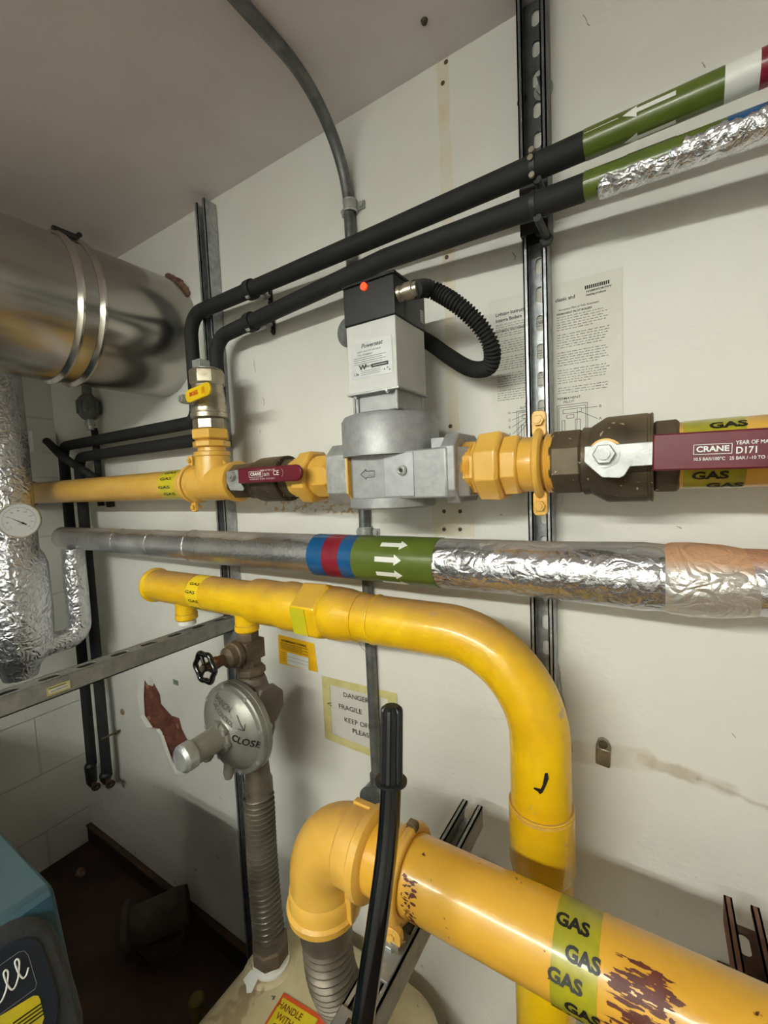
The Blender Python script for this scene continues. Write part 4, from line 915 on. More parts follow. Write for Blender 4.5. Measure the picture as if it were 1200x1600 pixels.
for s in (1, -1): mb.poly([(.018, 0), (.008, s*.007), (.008, s*.0085), (.019, s*.0012)], fa)
mb.build('ink_writing', m_ink, rg)
# hoses and meter
MT = -1.10
h1 = thing('flexible_gas_hose', (-.75, .62, MT), 'tall dusty corrugated steel gas hose from the regulator down to the meter', 'hose')
corrugated(catmull([(RXX, MY-.003, -.735), at(405, 1250, .668), at(411, 1360, .655), at(421, 1470, .632)], 12), .0325, .0044, .0115, 24).build('corrugated_sleeve', m_flex, h1)
MB().lathe((RXX, MY, -.64), (0, 0, -1), [(0, .026), (.06, .030), (.07, .034), (.10, .034)], 30).build('hose_collar', m_flex, h1)
hb = at(424, 1500, .622)
MB().lathe((hb.x, hb.y, hb.z+.05), (0.02, -.06, -1), [(0, .034), (.02, .036), (.035, .037)], 30).build('hose_collar', m_flex, h1)
b_ = MB(); hexnut(b_, (hb.x, hb.y, MT+.062), (0, 0, -1), .042, .038, 8, .3); b_.build('hose_nut', m_dustb, h1, .001)
mt_ = thing('gas_meter', (-.60, .58, FZ), 'big cream-painted gas meter at the bottom, orange and yellow warning label on it', 'meter')
def rbox(x0, x1, y0, y1, zs):
    # rounded plan outline lofted through (z, inset) levels
    mb = MB(); vs = []; fs = []; n = None; cx, cyy = (x0+x1)/2, (y0+y1)/2
    for z, ins in zs:
        pl = round_rect(x1-x0-2*ins, y1-y0-2*ins, max(.005, min(.12, .5*min(x1-x0, y1-y0)-ins-.002)), 8); n = len(pl); vs += [V(cx+a, cyy+b, z) for a, b in pl]
    for i in range(len(zs)-1):
        for k in range(n): fs.append((i*n+k, i*n+(k+1) % n, (i+1)*n+(k+1) % n, (i+1)*n+k))
    fs.append(tuple(reversed(range(n)))); fs.append(tuple(range((len(zs)-1)*n, len(zs)*n))); return mb.add(vs, fs)
mx0, mx1, my0, my1 = -.845, -.352, .33, .792
rbox(mx0, mx1, my0, my1, [(FZ+.03, .02), (FZ+.06, .0), (MT-.09, .0), (MT-.055, .006), (MT-.028, .022), (MT-.010, .05), (MT-.001, .09), (MT+.002, .13)]).build('meter_case', m_meter, mt_)
b_ = MB()
for x in (mx0+.08, mx1-.08):
    for y in (my0+.08, my1-.08): MB().cyl((x, y, FZ), (x, y, FZ+.035), .022).build('foot', m_dark, mt_)
def boss(x, y):
    b_ = MB(); b_.lathe((x, y, MT-.02), Z_, [(0, .070), (.010, .064), (.022, .052), (.026, .044)], 36); b_.build('socket_dome', m_meter, mt_)
    MB().lathe((x, y, MT+.004), Z_, [(0, .038), (.004, .0415), (.010, .0415), (.012, .038), (.024, .038)], 32).build('white_socket_ring', m_white, mt_)
boss(hb.x, hb.y)
s2 = V(-.50, .615, 0); boss(s2.x, s2.y)
b_ = MB(); c = at(394, 1533, .60); c = atz(394, 1533, MT+.004); b_.prism([(-.014, .012), (.0, .016), (.012, .008), (.014, -.014), (.004, -.020), (-.006, -.012), (-.020, -.008)], c+V(0, 0, .001), X_, V(0, .9, .43), .003)
one(b_, 'torn_paper', m_white, 'small torn scrap of white paper at the foot of the tall hose', 'paper')
# warning label
lc = atz(470, 1592, MT+.004); u0 = atz(446, 1557, MT+.004); u1 = atz(510, 1597, MT+.004); ex = (u1-u0).normalized(); ey = V(-ex.y, ex.x, 0)
Lw = (u1-u0).length*1.12
def lab(o, w, h, m, nm, dz, par): f = flat(u0+V(0, 0, dz), ex, -ey); b = MB(); b.poly([(o[0], o[1]), (o[0]+w, o[1]), (o[0]+w, o[1]+h), (o[0], o[1]+h)], f); return b.build(nm, m, par)
wl = lab((-.008, -.004), Lw, .09, M('orange_label', (214, 84, 30), (196, 74, 28), 20, .5), 'warning_label', .0006, mt_)
lab((-.003, .004), Lw-.028, .078, m_tape, 'yellow_panel', .0010, wl)
mb = MB(); mb.text('HANDLE', .0125, flat(u0+ex*.026-ey*.017+V(0, 0, .0014), ex, ey), bold=.015, sx=.9, align='CENTER'); mb.text('WITH', .0125, flat(u0+ex*.026-ey*.035+V(0, 0, .0014), ex, ey), bold=.015, sx=.9); mb.text('CARE', .0125, flat(u0+ex*.026-ey*.053+V(0, 0, .0014), ex, ey), bold=.015, sx=.9)
mb.build('lettering', M('dark_red_ink', (120, 40, 20), None, rough=.5), wl)

# ================================================================== thick foreground pipe and elbow
FX0 = at(560, 1310, PY).x
EX = at(507, 1400, PY).x
fe = thing('pipe_elbow', (EX, PY, -.74), 'ochre pipe elbow turning down into the short corrugated hose', 'pipe fitting')
xe1 = at(586, 1335, PY).x
pts = fillet([(xe1-.012, PY, PZ), (EX, PY, PZ), (EX, PY, PZ-.135)], .078, 16)
b_ = MB(); b_.tube(pts, .054, 40); b_.build('bend', m_ochre, fe)
b_ = MB(); b_.lathe((xe1-.045, PY, PZ), X_, [(0, .054), (.004, .057), (.030, .0575), (.034, .063), (.046, .063), (.050, .056), (.051, .050)], 40); b_.lathe((EX, PY, PZ-.095), (0, 0, -1), [(0, .0545), (.004, .057), (.026, .0575), (.030, .062), (.040, .061), (.046, .055)], 40)
b_.build('socket_rim', m_ochre, fe)
b_ = MB(); b_.prism([(0, 0), (.012, 0), (.012, .05), (0, .055)], (EX+.052, PY-.004, PZ-.13), X_, Z_, .008); b_.build('casting_rib', m_ochre, fe, .002); MB().span((xe1-.045, PY+.01, PZ+.050), (xe1-.004, PY+.022, PZ+.060)).build('casting_rib', m_ochre, fe, .002)
h2 = thing('flexible_gas_hose', (-.49, .55, MT), 'short curved dusty corrugated steel gas hose under the ochre elbow', 'hose')
MB().lathe((EX, PY, PZ-.135), (0, 0, -1), [(0, .052), (.006, .050), (.014, .046), (.018, .044), (.05, .043)], 32).build('hose_collar', m_flex, h2)
corrugated(catmull([(EX, PY, PZ-.18), (EX+.001, PY+.004, PZ-.25), (EX-.004, PY+.03, PZ-.33), (EX-.012, PY+.075, PZ-.42), (s2.x, s2.y-.006, MT+.055), (s2.x, s2.y, MT+.02)], 12), .0385, .0038, .0125, 24).build('corrugated_sleeve', m_flex, h2)
b_ = MB(); hexnut(b_, (s2.x, s2.y, MT+.055), (0, 0, -1), .044, .034, 8, .3); b_.build('hose_nut', m_dustb, h2, .001)
fp_ = thing('gas_pipe', (.2, PY, PZ-PR), 'thick ochre foreground gas pipe with an olive GAS band and scraped dark red patches', 'pipe')
MB().lathe((xe1-.02, PY, PZ), X_, [(0, PR), (xe1*-1+.02+1.2, PR)], 56).build('pipe', m_ochre_w, fp_)
pxx = lambda px, py: at(px, py, PY-PR).x
# GAS band and paint scrapes
xg0, xg1 = xa(862, PY-PR*.8, PZ-.005), xa(934, PY-PR*.8, PZ-.005)
gtape(fp_, xg0, xg1, PY, PZ, PR, ((76, -.005, m_ink), (46, .008, m_ink), (18, -.008, m_inkg), (-12, .009, m_ink), (-38, -.008, m_ink)), m_tapeo, .0135, bold=.06, sxx=1.0)
m_scr = M('dark_red_oxide_scrape', (84, 34, 26), (104, 50, 34), 30, .55)
def scrapes(x0, x1, n, seed, vr=(-1.3, 1.2), kw=1):
    rnd = random.Random(seed); mb = MB()
    for k in range(n):
        xm = x0+(x1-x0)*(.5+.5*rnd.uniform(-1, 1)*rnd.random()**.4); w = rnd.uniform(.003, .013)*kw; ph = rnd.uniform(*vr); hh = rnd.uniform(.0005, .0028); N = 14; pts = []
        for i in range(N): a = 2*PI*i/N; q = rnd.uniform(.55, 1.2); pts.append((w*q*math.cos(a), hh*q*math.sin(a)))
        fn = cylx(xm, PY, PZ, PR+.0005, ph); o = len(mb.v); mb.v += [fn(0, 0)]+[fn(*p) for p in pts]; mb.f += [(o, o+1+i, o+1+(i+1) % N) for i in range(N)]
    return mb
scrapes(xg1+.010, xg1+.072, 230, 3).build('scraped_patch', m_scr, fp_)
scrapes(xe1+.072, xe1+.098, 70, 5, (-.9, .7), .35).build('scraped_patch', m_scr, fp_)
kx = at(641, 1370, PY).x
kc = thing('pipe_clamp', (kx, PY, PZ-.08), 'large ochre ring clamp holding the thick foreground pipe on the cantilever arm', 'pipe clamp')
b_ = MB(); b_.torus((kx, PY, PZ), X_, PR+.005, .008, 56, 12, sq=.9); b_.torus((kx-.012, PY, PZ), X_, PR+.003, .005, 56, 10); b_.build('clamp_ring', m_ochre, kc)
for (yy, zz, nm) in ((PY+.018, PZ+PR+.012, 'top_lug'), (PY-.045, PZ-PR*.72-.012, 'lower_lug')):
    _k = 1 if nm[0] == 'l' else .62
    b_ = MB(); b_.prism(round_rect(.026*_k, .024*_k, .008*_k), (kx, yy, zz-(1-_k)*.008), X_, Z_, .010); boltup(b_, (kx, yy-.003, zz-(1-_k)*.008), (0, -1, 0), .008, .006, .004, .003); b_.build(nm, m_ochre if nm[0] == 'l' else m_brass, kc, .001)
b_ = MB(); b_.cyl((kx+.004, PY-.045, PZ-PR*.75), (kx+.004, PY-.045, -.636), .006); hexnut(b_, (kx+.004, PY-.045, PZ-PR-.004), (0, 0, -1), .012, .01, 6); b_.build('support_stud', m_nickel, kc)

# ================================================================== black handle with a rubber grip
hd = thing('tubular_handle', (-.264, .33, -.57), 'glossy black tubular handle with a ribbed rubber grip standing up in front of the pipes', 'handle')
hp = [at(613, 1118, .41), at(611, 1222, .40), at(605, 1320, .385), at(590, 1440, .360), at(566, 1600, .33)]
d_ = (hp[-1]-hp[-2]); hp += [hp[-1]+d_*1.2, V(hp[-1].x-.02, .18, FZ+.012)]
MB().tube(catmull(hp, 10), .0122, 24).build('steel_tube', m_gloss, hd)
gp0, gp1 = hp[0]+V(0, .0, .012), hp[1]
b_ = MB(); N = 48; ln = (gp1-gp0).length; e1, e2, dd = basis(gp1-gp0); vs = []; fs = []
lv_ = [(0, .0085), (.003, .0122), (.006, .0130), (ln-.006, .0136), (ln-.004, .0140), (ln-.003, .0185), (ln, .0185), (ln+.001, .0135)]
for (h, r) in lv_:
    for k in range(N): a = 2*PI*k/N; q = r*(1-.12*(k % 4 == 0)*(r < .015)); vs.append(gp0+dd*h+e1*q*math.cos(a)+e2*q*math.sin(a))
for i in range(len(lv_)-1):
    for k in range(N): fs.append((i*N+k, i*N+(k+1) % N, (i+1)*N+(k+1) % N, (i+1)*N+k))
fs.append(tuple(range(N))); fs.append(tuple(range((len(lv_)-1)*N, len(lv_)*N))); b_.add(vs, fs); b_.build('rubber_grip', m_rubber, hd)

# ================================================================== foil pipes and gauge at the left edge
FX, FY = -1.80, .53
ft = thing('foil_wrapped_riser', (FX, FY, -.6), 'fat crumpled-foil wrapped riser pipe at the left edge behind the round gauge', 'pipe')
rnd = random.Random(4)
b_ = MB(); pf = []
zz = at(20, 1075, FY).z
def fz(py): return atx(20, py, FX).z
prof = [(fz(1062), .045), (fz(1045), .056), (fz(1030), .085), (fz(1018), .098), (fz(960), .103), (fz(885), .100), (fz(868), .090), (fz(860), .080), (fz(700), .078), (.72, .074)]
b_.lathe((FX, FY, 0), Z_, [(h, r) for h, r in prof], 64)
b_.v = [v+V(rnd.uniform(-.002, .002), rnd.uniform(-.002, .002), 0) for v in b_.v]
b_.build('foil_jacket', m_foil, ft, ang=50)
b_ = MB(); pts = fillet([(FX, FY, fz(1050)), (FX, FY, -.505), (-1.775, FY+.08, -.505)], .04, 8)
b_.tube(pts, .040, 28); b_.build('foil_elbow', m_foil, ft)
fl = thing('foil_wrapped_branch', (-1.77, .70, -.54), 'thin foil-wrapped pipe dropping from the long foil pipe and turning towards the riser', 'pipe')
b_ = MB(); b_.tube(fillet([(-1.775, .705, SZ-.035), (-1.775, .705, -.505), (-1.775, FY+.07, -.505)], .05, 10), .037, 28); b_.build('foil_jacket', m_foil, fl)
gc = at(30, 813, .505); gd = (-gc).normalized(); gd = V(gd.x*.75, gd.y, gd.z*.4).normalized()
ga = thing('dial_gauge', gc-V(0, 0, .055), 'round white dial gauge with chrome rim on the foil riser at left', 'gauge')
GR = .052
b_ = MB(); b_.lathe(gc+gd*-.026, gd, [(0, GR*.9), (.004, GR), (.026, GR), (.030, GR*.985), (.030, GR*.93), (.026, GR*.92)], 56, cap=False); b_.lathe(gc+gd*-.026, gd, [(-.001, GR*.9), (0, GR*.9)], 56); b_.build('rim', m_nickel, ga)
b_ = MB(); b_.lathe(gc, gd, [(0, GR*.925), (.0008, GR*.925)], 56); dl = b_.build('dial_face', M('dial_white', (196, 196, 194), None, rough=.4), ga)
e1 = gd.cross(Z_).normalized()*-1; e2 = e1.cross(gd)*-1; e2 = e2 if e2.z > 0 else -e2
fg = lambda u, v: gc+gd*.0014+e1*u+e2*v
b_ = MB()
if True:
    for k in range(41):
        a = math.radians(225-270*k/40); r0, r1 = (GR*.66, GR*.78) if k % 5 == 0 else (GR*.72, GR*.78); w = .0005
        ca, sa = math.cos(a), math.sin(a); b_.poly([(r0*ca-w*sa, r0*sa+w*ca), (r1*ca-w*sa, r1*sa+w*ca), (r1*ca+w*sa, r1*sa-w*ca), (r0*ca+w*sa, r0*sa-w*ca)], fg)
    for k in range(9):
        a = math.radians(225-270*k/8); b_.text(str(k*20), .0042, (lambda a: lambda u, v: fg(u+GR*.54*math.cos(a), v+GR*.54*math.sin(a)))(a))
    b_.text('°C', .005, lambda u, v: fg(u, v-.012))
b_.build('scale_marks', m_inkg, dl)
a = math.radians(147); ca, sa = math.cos(a), math.sin(a)
b_ = MB(); fh = lambda u, v: gc+gd*.0022+e1*u+e2*v; c = (.008, -.009)
b_.poly([(c[0]-.010*ca+.0022*sa, c[1]-.010*sa-.0022*ca), (c[0]+.040*ca, c[1]+.040*sa), (c[0]-.010*ca-.0022*sa, c[1]-.010*sa+.0022*ca)], fh)
b_.lathe(gc+gd*.001+e1*c[0]+e2*c[1], gd, [(0, .0035), (.003, .0035)], 16); b_.build('pointer', m_ink, ga)
b_ = MB(); b_.cyl(gc-gd*.026, (FX+.03, FY, gc.z), .008); b_.build('stem', m_brass, ga)

# ================================================================== small fittings on the walls at left
bx_ = thing('wall_socket_box', (XL, atx(68, 685, XL).y, atx(68, 700, XL).z), 'small white electrical box on the left wall with a black cable', 'electrical box')
c = atx(70, 690, XL+.03); b_ = MB().box((XL+.015, c.y, c.z), (.03, .085, .085)); b_.build('box', m_fit, bx_, .003)
cb_ = thing('cable_conduit', (-1.95, WY-.03, .0), 'black flexible cable sloping from the white wall box down behind the ochre pipe', 'conduit')
g0 = V(XL+.03, c.y, c.z); MB().cyl(g0, g0+V(.022, 0, 0), .012).build('cable_gland', m_nickel, cb_)
cpts = catmull([g0+V(.02, 0, 0), at(100, 715, .73), at(132, 736, .755), at(157, 756, .765), at(170, 776, .775), at(173, 791, .78)], 8)
corrugated(cpts, .0135, .0012, .008, 16).build('corrugated_sleeve', m_black, cb_)
hg = thing('pipe_fitting', (at(139, 635, .80).x, .80, at(139, 660, .80).z), 'dark round ribbed fitting hanging below the flue near the corner', 'fitting')
q = at(138, 636, .80); w0 = at(136, 600, .80)
b_ = MB(); b_.lathe((q.x, .80, q.z-.038), Z_, [(-.012, .012), (-.006, .022), (.008, .032), (.026, .036), (.050, .036), (.068, .031), (.080, .020), (.086, .014)], 24); b_.v = [v+V(0, 0, 0) for v in b_.v]
for k in range(12):
    a = 2*PI*k/12; b_.tube([(q.x+.034*math.cos(a), .80+.034*math.sin(a), q.z-.025), (q.x+.036*math.cos(a), .80+.034*math.sin(a), q.z+.022)], .0045, 8)
b_.build('ribbed_body', m_cond, hg)
MB().cyl((q.x, .80, q.z+.02), (q.x-.002, .80, q.z+.30), .016).build('upper_pipe', m_cond, hg)
b_ = MB(); b_.lathe((q.x+.004, .80, q.z-.035), (0, 0, -1), [(0, .014), (.02, .014), (.021, .017), (.035, .017), (.036, .013), (.05, .013)], 20); b_.build('lower_fitting', m_zinc, hg)
MB().tube([(q.x+.004, .810, q.z-.078), (q.x+.004, .813, z1l+.03), (q.x+.004, .813, -.04)], .0115, 16).build('cable', m_black, hg)
# bottom ends of the two black drops: muddy drain cocks
for px, py, lab_ in ((141, 1219, 'rusty drain cock at the foot of the left black drop pipe in the corner'), (168, 1218, 'rusty tap stub at the foot of the right black drop pipe in the corner')):
    c = at(px, py, LPY); c.x = xd1 if px < 150 else xd2; t = thing('drain_cock', (c.x, LPY, c.z-.03), lab_, 'valve')
    b_ = MB(); b_.lathe((c.x, LPY, -1.10), (0, 0, -1), [(0, .016), (.01, .022), (-1.10-c.z, .02), (-1.10-c.z+.02, .010)], 16); b_.build('body', m_dark, t)
    b_ = MB(); b_.cyl((c.x, LPY, c.z), (c.x+.045, .775, c.z-.002), .008); b_.torus((c.x+.048, .773, c.z-.003), (1, -.5, 0), .012, .005, 18, 8); b_.build('tap_head', M('rusty_tap', (84, 58, 44), (52, 38, 32), 30, .8, bump=.3), t)
def screw_stub(px, py, lab_, L=.05, r=.004, nut=.008):
    w = at(px, py, WY); t = thing('wall_bolt', (w.x, WY, w.z-.01), lab_, 'bolt'); b_ = MB(); b_.cyl((w.x, WY, w.z), (w.x, WY-L, w.z), r, n=12)
    b_.build('rod', m_brass, t); b_ = MB(); hexnut(b_, (w.x, WY-.012, w.z), (0, -1, 0), nut, .008); b_.build('nut', m_brass, t)
screw_stub(188, 1141, 'bare rod bolt sticking from the wall beside the black drop pipes', .07)
w = at(192, 1112, WY); b_ = MB(); b_.lathe((w.x, WY, w.z), (0, -1, 0), [(0, .013), (.004, .012), (.007, .006), (.008, .003)], 14); one(b_, 'wall_plug', M('dirty_plug', (160, 140, 112), (120, 92, 70), 20, .7), 'brown filled plug hole in the wall right of the black drop pipes', 'wall plug')
# screw holes and screws in the back wall
for (px, py, lab_) in ((697, 97, 'topmost screw in the glue stripe near the ceiling'), (692, 130, 'second screw in the glue stripe near the ceiling'), (698, 402, 'screw in the glue stripe just above the flexible conduit'), (704, 666, 'screw in the glue stripe above the right union'), (694, 799, 'upper left of four screws in the glue patch'), (719, 799, 'upper right of four screws in the glue patch'), (694, 827, 'lower left of four screws in the glue patch'), (719, 827, 'lower right of four screws in the glue patch')):
    w = at(px, py, WY); b_ = MB(); b_.lathe((w.x, WY+.001, w.z), (0, -1, 0), [(0, .0042), (.002, .0042), (.003, .002)], 12)
    one(b_, 'wall_screw', m_brass, lab_, 'screw', 'screws in the glue stripe')
w = at(817, 160, WY); b_ = MB(); b_.torus((w.x, WY-.003, w.z), Y_, .006, .0035, 18, 8); one(b_, 'wall_plug', m_dark, 'dark empty plug hole left of the dark grey strut', 'wall plug')
c = ray(663, 32)*(CZ/ray(663, 32).z); b_ = MB(); b_.lathe((c.x, c.y, CZ+.001), (0, 0, -1), [(0, .007), (.006, .005), (.008, .002)], 12); one(b_, 'ceiling_screw', m_brass, 'small rusty screw in the ceiling near the top of the photo', 'screw')
# metal clip on the wall at right
w = at(943, 1172, WY); t = thing('wall_clip', (w.x, WY, w.z-.025), 'small bent metal clip on the brown smear at lower right', 'clip')
b_ = MB(); b_.prism([(-.013, -.024), (.011, -.026), (.013, .012), (.008, .022), (0, .026), (-.008, .022), (-.012, .010)], (w.x, WY-.001, w.z), X_, Z_, .006); b_.prism([(-.012, -.024), (.010, -.026), (.012, .006), (-.011, .008)], (w.x, WY-.008, w.z), X_, Z_, .002); b_.build('clip_plate', m_nickel, t, .001)
b_ = MB(); b_.lathe((w.x, WY-.008, w.z+.014), (0, -1, 0), [(0, .0075), (.002, .0065), (.003, .003)], 16); b_.build('clip_screw', m_brass, t)

# ================================================================== papers on the back wall
def sheet(corners, Yp, mat, th=.0006):
    mb = MB(); pts = [at(x, y, Yp) for x, y in corners]; return MB().prism([(p.x, p.z) for p in pts], (0, Yp, 0), X_, Z_, th), pts
tl = at(764, 468, .8385); tr = at(972, 421, .8385); bl = tl+V(-.002, 0, -.300)
mb, pts = MB(), None
P0 = V((tl.x+tr.x)/2, WY-.001, (tl.z+tr.z)/2); W_ = tr.x-tl.x
mb = MB().prism([(-W_/2, 0), (-W_/2, -.300), (W_/2, -.300), (W_/2, 0)], P0, X_, Z_, .0007)
pap = one(mb, 'instruction_sheet', m_paper, 'printed boiler lighting instructions taped to the wall behind the slotted strut', 'paper')
ft_ = lambda u, v: flat(P0+V(u, -.0012, v), X_, Z_)
mb = MB(); L0 = -W_/2
mb.text('Lighting Instructions for', .0064, ft_(L0+.012, -.029), bold=.03, align='LEFT', sx=.94); mb.text('classic and', .0064, ft_(L0+.120, -.029), bold=.03, align='LEFT', sx=.86)
mb.text('Integra Boilers', .0064, ft_(L0+.012, -.040), bold=.03, align='LEFT', sx=.94)
for k in range(12): mb.poly([(L0+.168+k*.0032, -.022), (L0+.1703+k*.0032, -.022), (L0+.1703+k*.0032, -.016), (L0+.168+k*.0032, -.016)], ft_(0, 0))
mb.text('HAMWORTHY', .0034, ft_(L0+.170, -.0262), bold=.04, align='LEFT', sx=1.25); mb.text('heating products', .0034, ft_(L0+.170, -.0318), bold=.04, align='LEFT', sx=.95)
mb.text('AUTOMATIC AND PERMANENT PILOT BOILERS', .0034, ft_(L0+.012, -.060), bold=.02, align='LEFT', sx=.95)
mb.text('Permanent Pilot or Fully Automatic', .0034, ft_(L0+.125, -.047), bold=.01, align='LEFT', sx=.95); mb.text('PERMANENT PILOT BOILERS', .0034, ft_(L0+.122, -.054), bold=.03, align='LEFT', sx=.95)
mb.text('PERMANENT', .0044, ft_(L0+.140, -.2015), bold=.01, align='CENTER', sx=1.1); mb.text('PILOT', .0044, ft_(L0+.140, -.208), bold=.01, align='CENTER', sx=1.1); mb.text('FULLY', .0044, ft_(L0+.072, -.2015), bold=.01); mb.text('AUTOMATIC', .0044, ft_(L0+.072, -.208), bold=.01)
mb.build('lettering', m_ink, pap)
rnd = random.Random(11); mb = MB(); f0 = ft_(0, 0)
def words(xa_, xb_, z, hh=.0017):
    x = xa_
    while x < xb_-.003:
        w = min(rnd.uniform(.003, .010), xb_-x); n = max(2, int(w/.0011))
        for k in range(n):
            if rnd.random() < .93: h = hh*(rnd.choice((.65, .65, .7, 1.1))); mb.poly([(x+k*.0011, z), (x+k*.0011+.0006, z), (x+k*.0011+.0006, z+h), (x+k*.0011, z+h)], f0)
        mb.poly([(x, z+hh*.25), (x+w-.0006, z+hh*.25), (x+w-.0006, z+hh*.42), (x, z+hh*.42)], f0); x += w+.0013
for (xa_, xb_) in ((L0+.012, L0+.106), (L0+.122, L0+.206)):
    z = -.049 if xa_ < L0+.1 else -.060; k = 0
    while z > -.194:
        if (k % 7) != 6: words(xa_, xb_-(rnd.uniform(.01, .04) if (k % 7) == 5 else rnd.uniform(0, .006)), z)
        z -= .0044; k += 1
mb.build('body_text', m_inkg, pap)
mb = MB()
def ln(a, b, w=.0004):
    d = Vector((b[0]-a[0], b[1]-a[1])); n = Vector((-d.y, d.x)).normalized()*w; mb.poly([(a[0]-n.x, a[1]-n.y), (b[0]-n.x, b[1]-n.y), (b[0]+n.x, b[1]+n.y), (a[0]+n.x, a[1]+n.y)], f0)
def rc(a, b, c, d): ln((a, b), (c, b)); ln((c, b), (c, d)); ln((c, d), (a, d)); ln((a, d), (a, b))
for ox in (L0+.120, L0+.048):
    rc(ox, -.285, ox+.050, -.213); rc(ox+.003, -.285, ox+.047, -.217); rc(ox+.010, -.228, ox+.040, -.221); rc(ox+.016, -.237, ox+.028, -.231); ln((ox+.034, -.224), (ox+.031, -.275)); rc(ox+.008, -.275, ox+.013, -.24); rc(ox+.030, -.262, ox+.038, -.240)
for (t_, dz) in (('B', -.222), ('A', -.243)): mb.text(t_, .005, ft_(L0+.190, dz))
ln((L0+.160, -.222), (L0+.186, -.222)); ln((L0+.156, -.226), (L0+.186, -.243)); ln((L0+.118, -.262), (L0+.130, -.258))
for i_, t_ in enumerate('HGBAC'): mb.text(t_, .005, ft_(L0+.034, -.215-.0135*i_)); ln((L0+.039, -.215-.0135*i_), (L0+.066, -.215-.006*i_))
mb.build('diagram', m_inkg, pap)

# yellow gas emergency sticker
a0, a1, a2, a3 = at(435, 991, WY), at(491, 1005, WY), at(497, 1050, WY), at(437, 1036, WY)
mb = MB().prism([(p.x, p.z) for p in (a0, a3, a2, a1)], (0, WY-.001, 0), X_, Z_, .0006)
sk = one(mb, 'emergency_sticker', m_stick, 'yellow gas emergency sticker on the wall under the yellow manifold, right of the gate valve', 'sticker')
exk = (a1-a0).normalized(); ezk = V(-exk.z, 0, exk.x); f_ = lambda u, v: flat(a0+exk*u+ezk*v+V(0, -.0025, 0), exk, ezk)
mb = MB(); mb.poly([(.034, -.078), (.112, -.078), (.112, -.044), (.034, -.044)], f_(0, 0)); mb.build('white_panel', m_white, sk)
f_ = lambda u, v: flat(a0+exk*u+ezk*v+V(0, -.0032, 0), exk, ezk)
mb = MB(); mb.text('GAS EMERGENCY CONTROL', .0055, f_(.060, -.013), bold=.03, sx=.95)
for k in range(5): mb.poly([(.010, -.021-k*.0042), (.112-.02*(k % 2), -.021-k*.0042), (.112-.02*(k % 2), -.0198-k*.0042), (.010, -.0198-k*.0042)], f_(0, 0))
for k in range(5): mb.poly([(.006, -.048-k*.006), (.028, -.048-k*.006), (.028, -.0470-k*.006), (.006, -.0470-k*.006)], f_(0, 0))
for k in range(2): mb.poly([(.034, -.056-k*.010), (.112, -.056-k*.010), (.112, -.0554-k*.010), (.034, -.0554-k*.010)], f_(0, 0))
mb.build('lettering', m_ink, sk)

# handwritten sign under masking tape
c4 = [at(x, y, WY) for x, y in ((505, 1057), (619, 1084), (622, 1196), (510, 1152))]
sg = thing('handwritten_sign', (c4[0].x+.1, WY, c4[3].z), 'faded handwritten sign taped to the wall with yellowed masking tape, behind the conduit', 'sign')
MB().prism([(p.x, p.z) for p in reversed(c4)], (0, WY-.0004, 0), X_, Z_, .0004).build('paper', M('greyish_paper', (206, 202, 194), (198, 194, 186), 20, .7), sg)
cc_ = sum(c4, Vector())/4; mb = MB(); ins = [cc_+(p-cc_)*.80 for p in c4]; out = [cc_+(p-cc_)*1.03 for p in c4]
for i in range(4):
    j = (i+1) % 4; mb.add([V(p.x, WY-.0022, p.z) for p in (out[i], out[j], ins[j], ins[i])], [(0, 1, 2, 3)])
mb.build('masking_tape', m_mask, sg)
exs = (c4[1]-c4[0]).normalized(); ezs = V(-exs.z, 0, exs.x); f_ = lambda u, v: flat(c4[0]+exs*u+ezs*v+V(0, -.0030, 0), exs, ezs)
mb = MB(); mb.text('DANGER', .013, f_(.105, -.034), bold=.0, sx=1.1); mb.text('FRAGILE', .013, f_(.085, -.068), bold=.0, sx=1.1, slant=-.05); mb.text('KEEP OFF', .013, f_(.105, -.100), sx=1.1); mb.text('PLEASE', .013, f_(.118, -.124), sx=1.1); mb.text('<', .016, f_(.018, -.070), sx=1.4)
mb.build('handwriting', m_inkg, sg)
w = at(275, 1066, WY); b_ = MB().box((w.x, WY-.0012, w.z), (.030, .0012, .018)); sk2 = one(b_, 'small_sticker', M('grey_sticker', (150, 160, 140), (120, 130, 112), 80, .6), 'tiny grey-green sticker on the wall left of the regulator', 'sticker')
mb = MB(); [mb.poly([(-.012, -.006+k*.004), (.012, -.006+k*.004), (.012, -.0045+k*.004), (-.012, -.0045+k*.004)], flat((w.x, WY-.0022, w.z), X_, Z_)) for k in range(4)]; mb.build('small_print', m_inkg, sk2)

# ================================================================== burner (and the unseen boiler behind it, added for its shadow)
BXc, BYc, BZc = -.80, .251, -.609
fl_ = .235
bn = thing('burner_casing', (-1.05, .0, FZ+.25), 'teal blue burner casing with a charcoal cover at the bottom left corner', 'burner')
zb0 = -1.25
sec = lambda y0, y1: None
b_ = MB(); yl = (-.32, BYc)
prof2 = [(-1.32, BZc-.03), (-1.30, BZc), (BXc-.012, BZc), (BXc, BZc-.010), (BXc+.055, BZc-.18), (BXc+.075, BZc-.34), (BXc+.06, zb0), (-1.32, zb0)]
b_.prism([(x, z) for x, z in prof2], (0, yl[1], 0), X_, Z_, yl[1]-yl[0]); b_.build('casing', m_teal, bn, .006)
b_ = MB(); b_.cyl((-1.05, 0, FZ), (-1.05, 0, zb0), .03); b_.span((-1.2, -.15, FZ), (-.9, .15, FZ+.02)); b_.build('support_stand', m_dark, bn)
nf = V(.18-.010, 0, .055).normalized()     # outward normal of the sloping face
p0 = V(BXc, BYc, BZc-.010)
fe_ = lambda px, py, off=0: atp(px, py, p0+nf*off, nf)
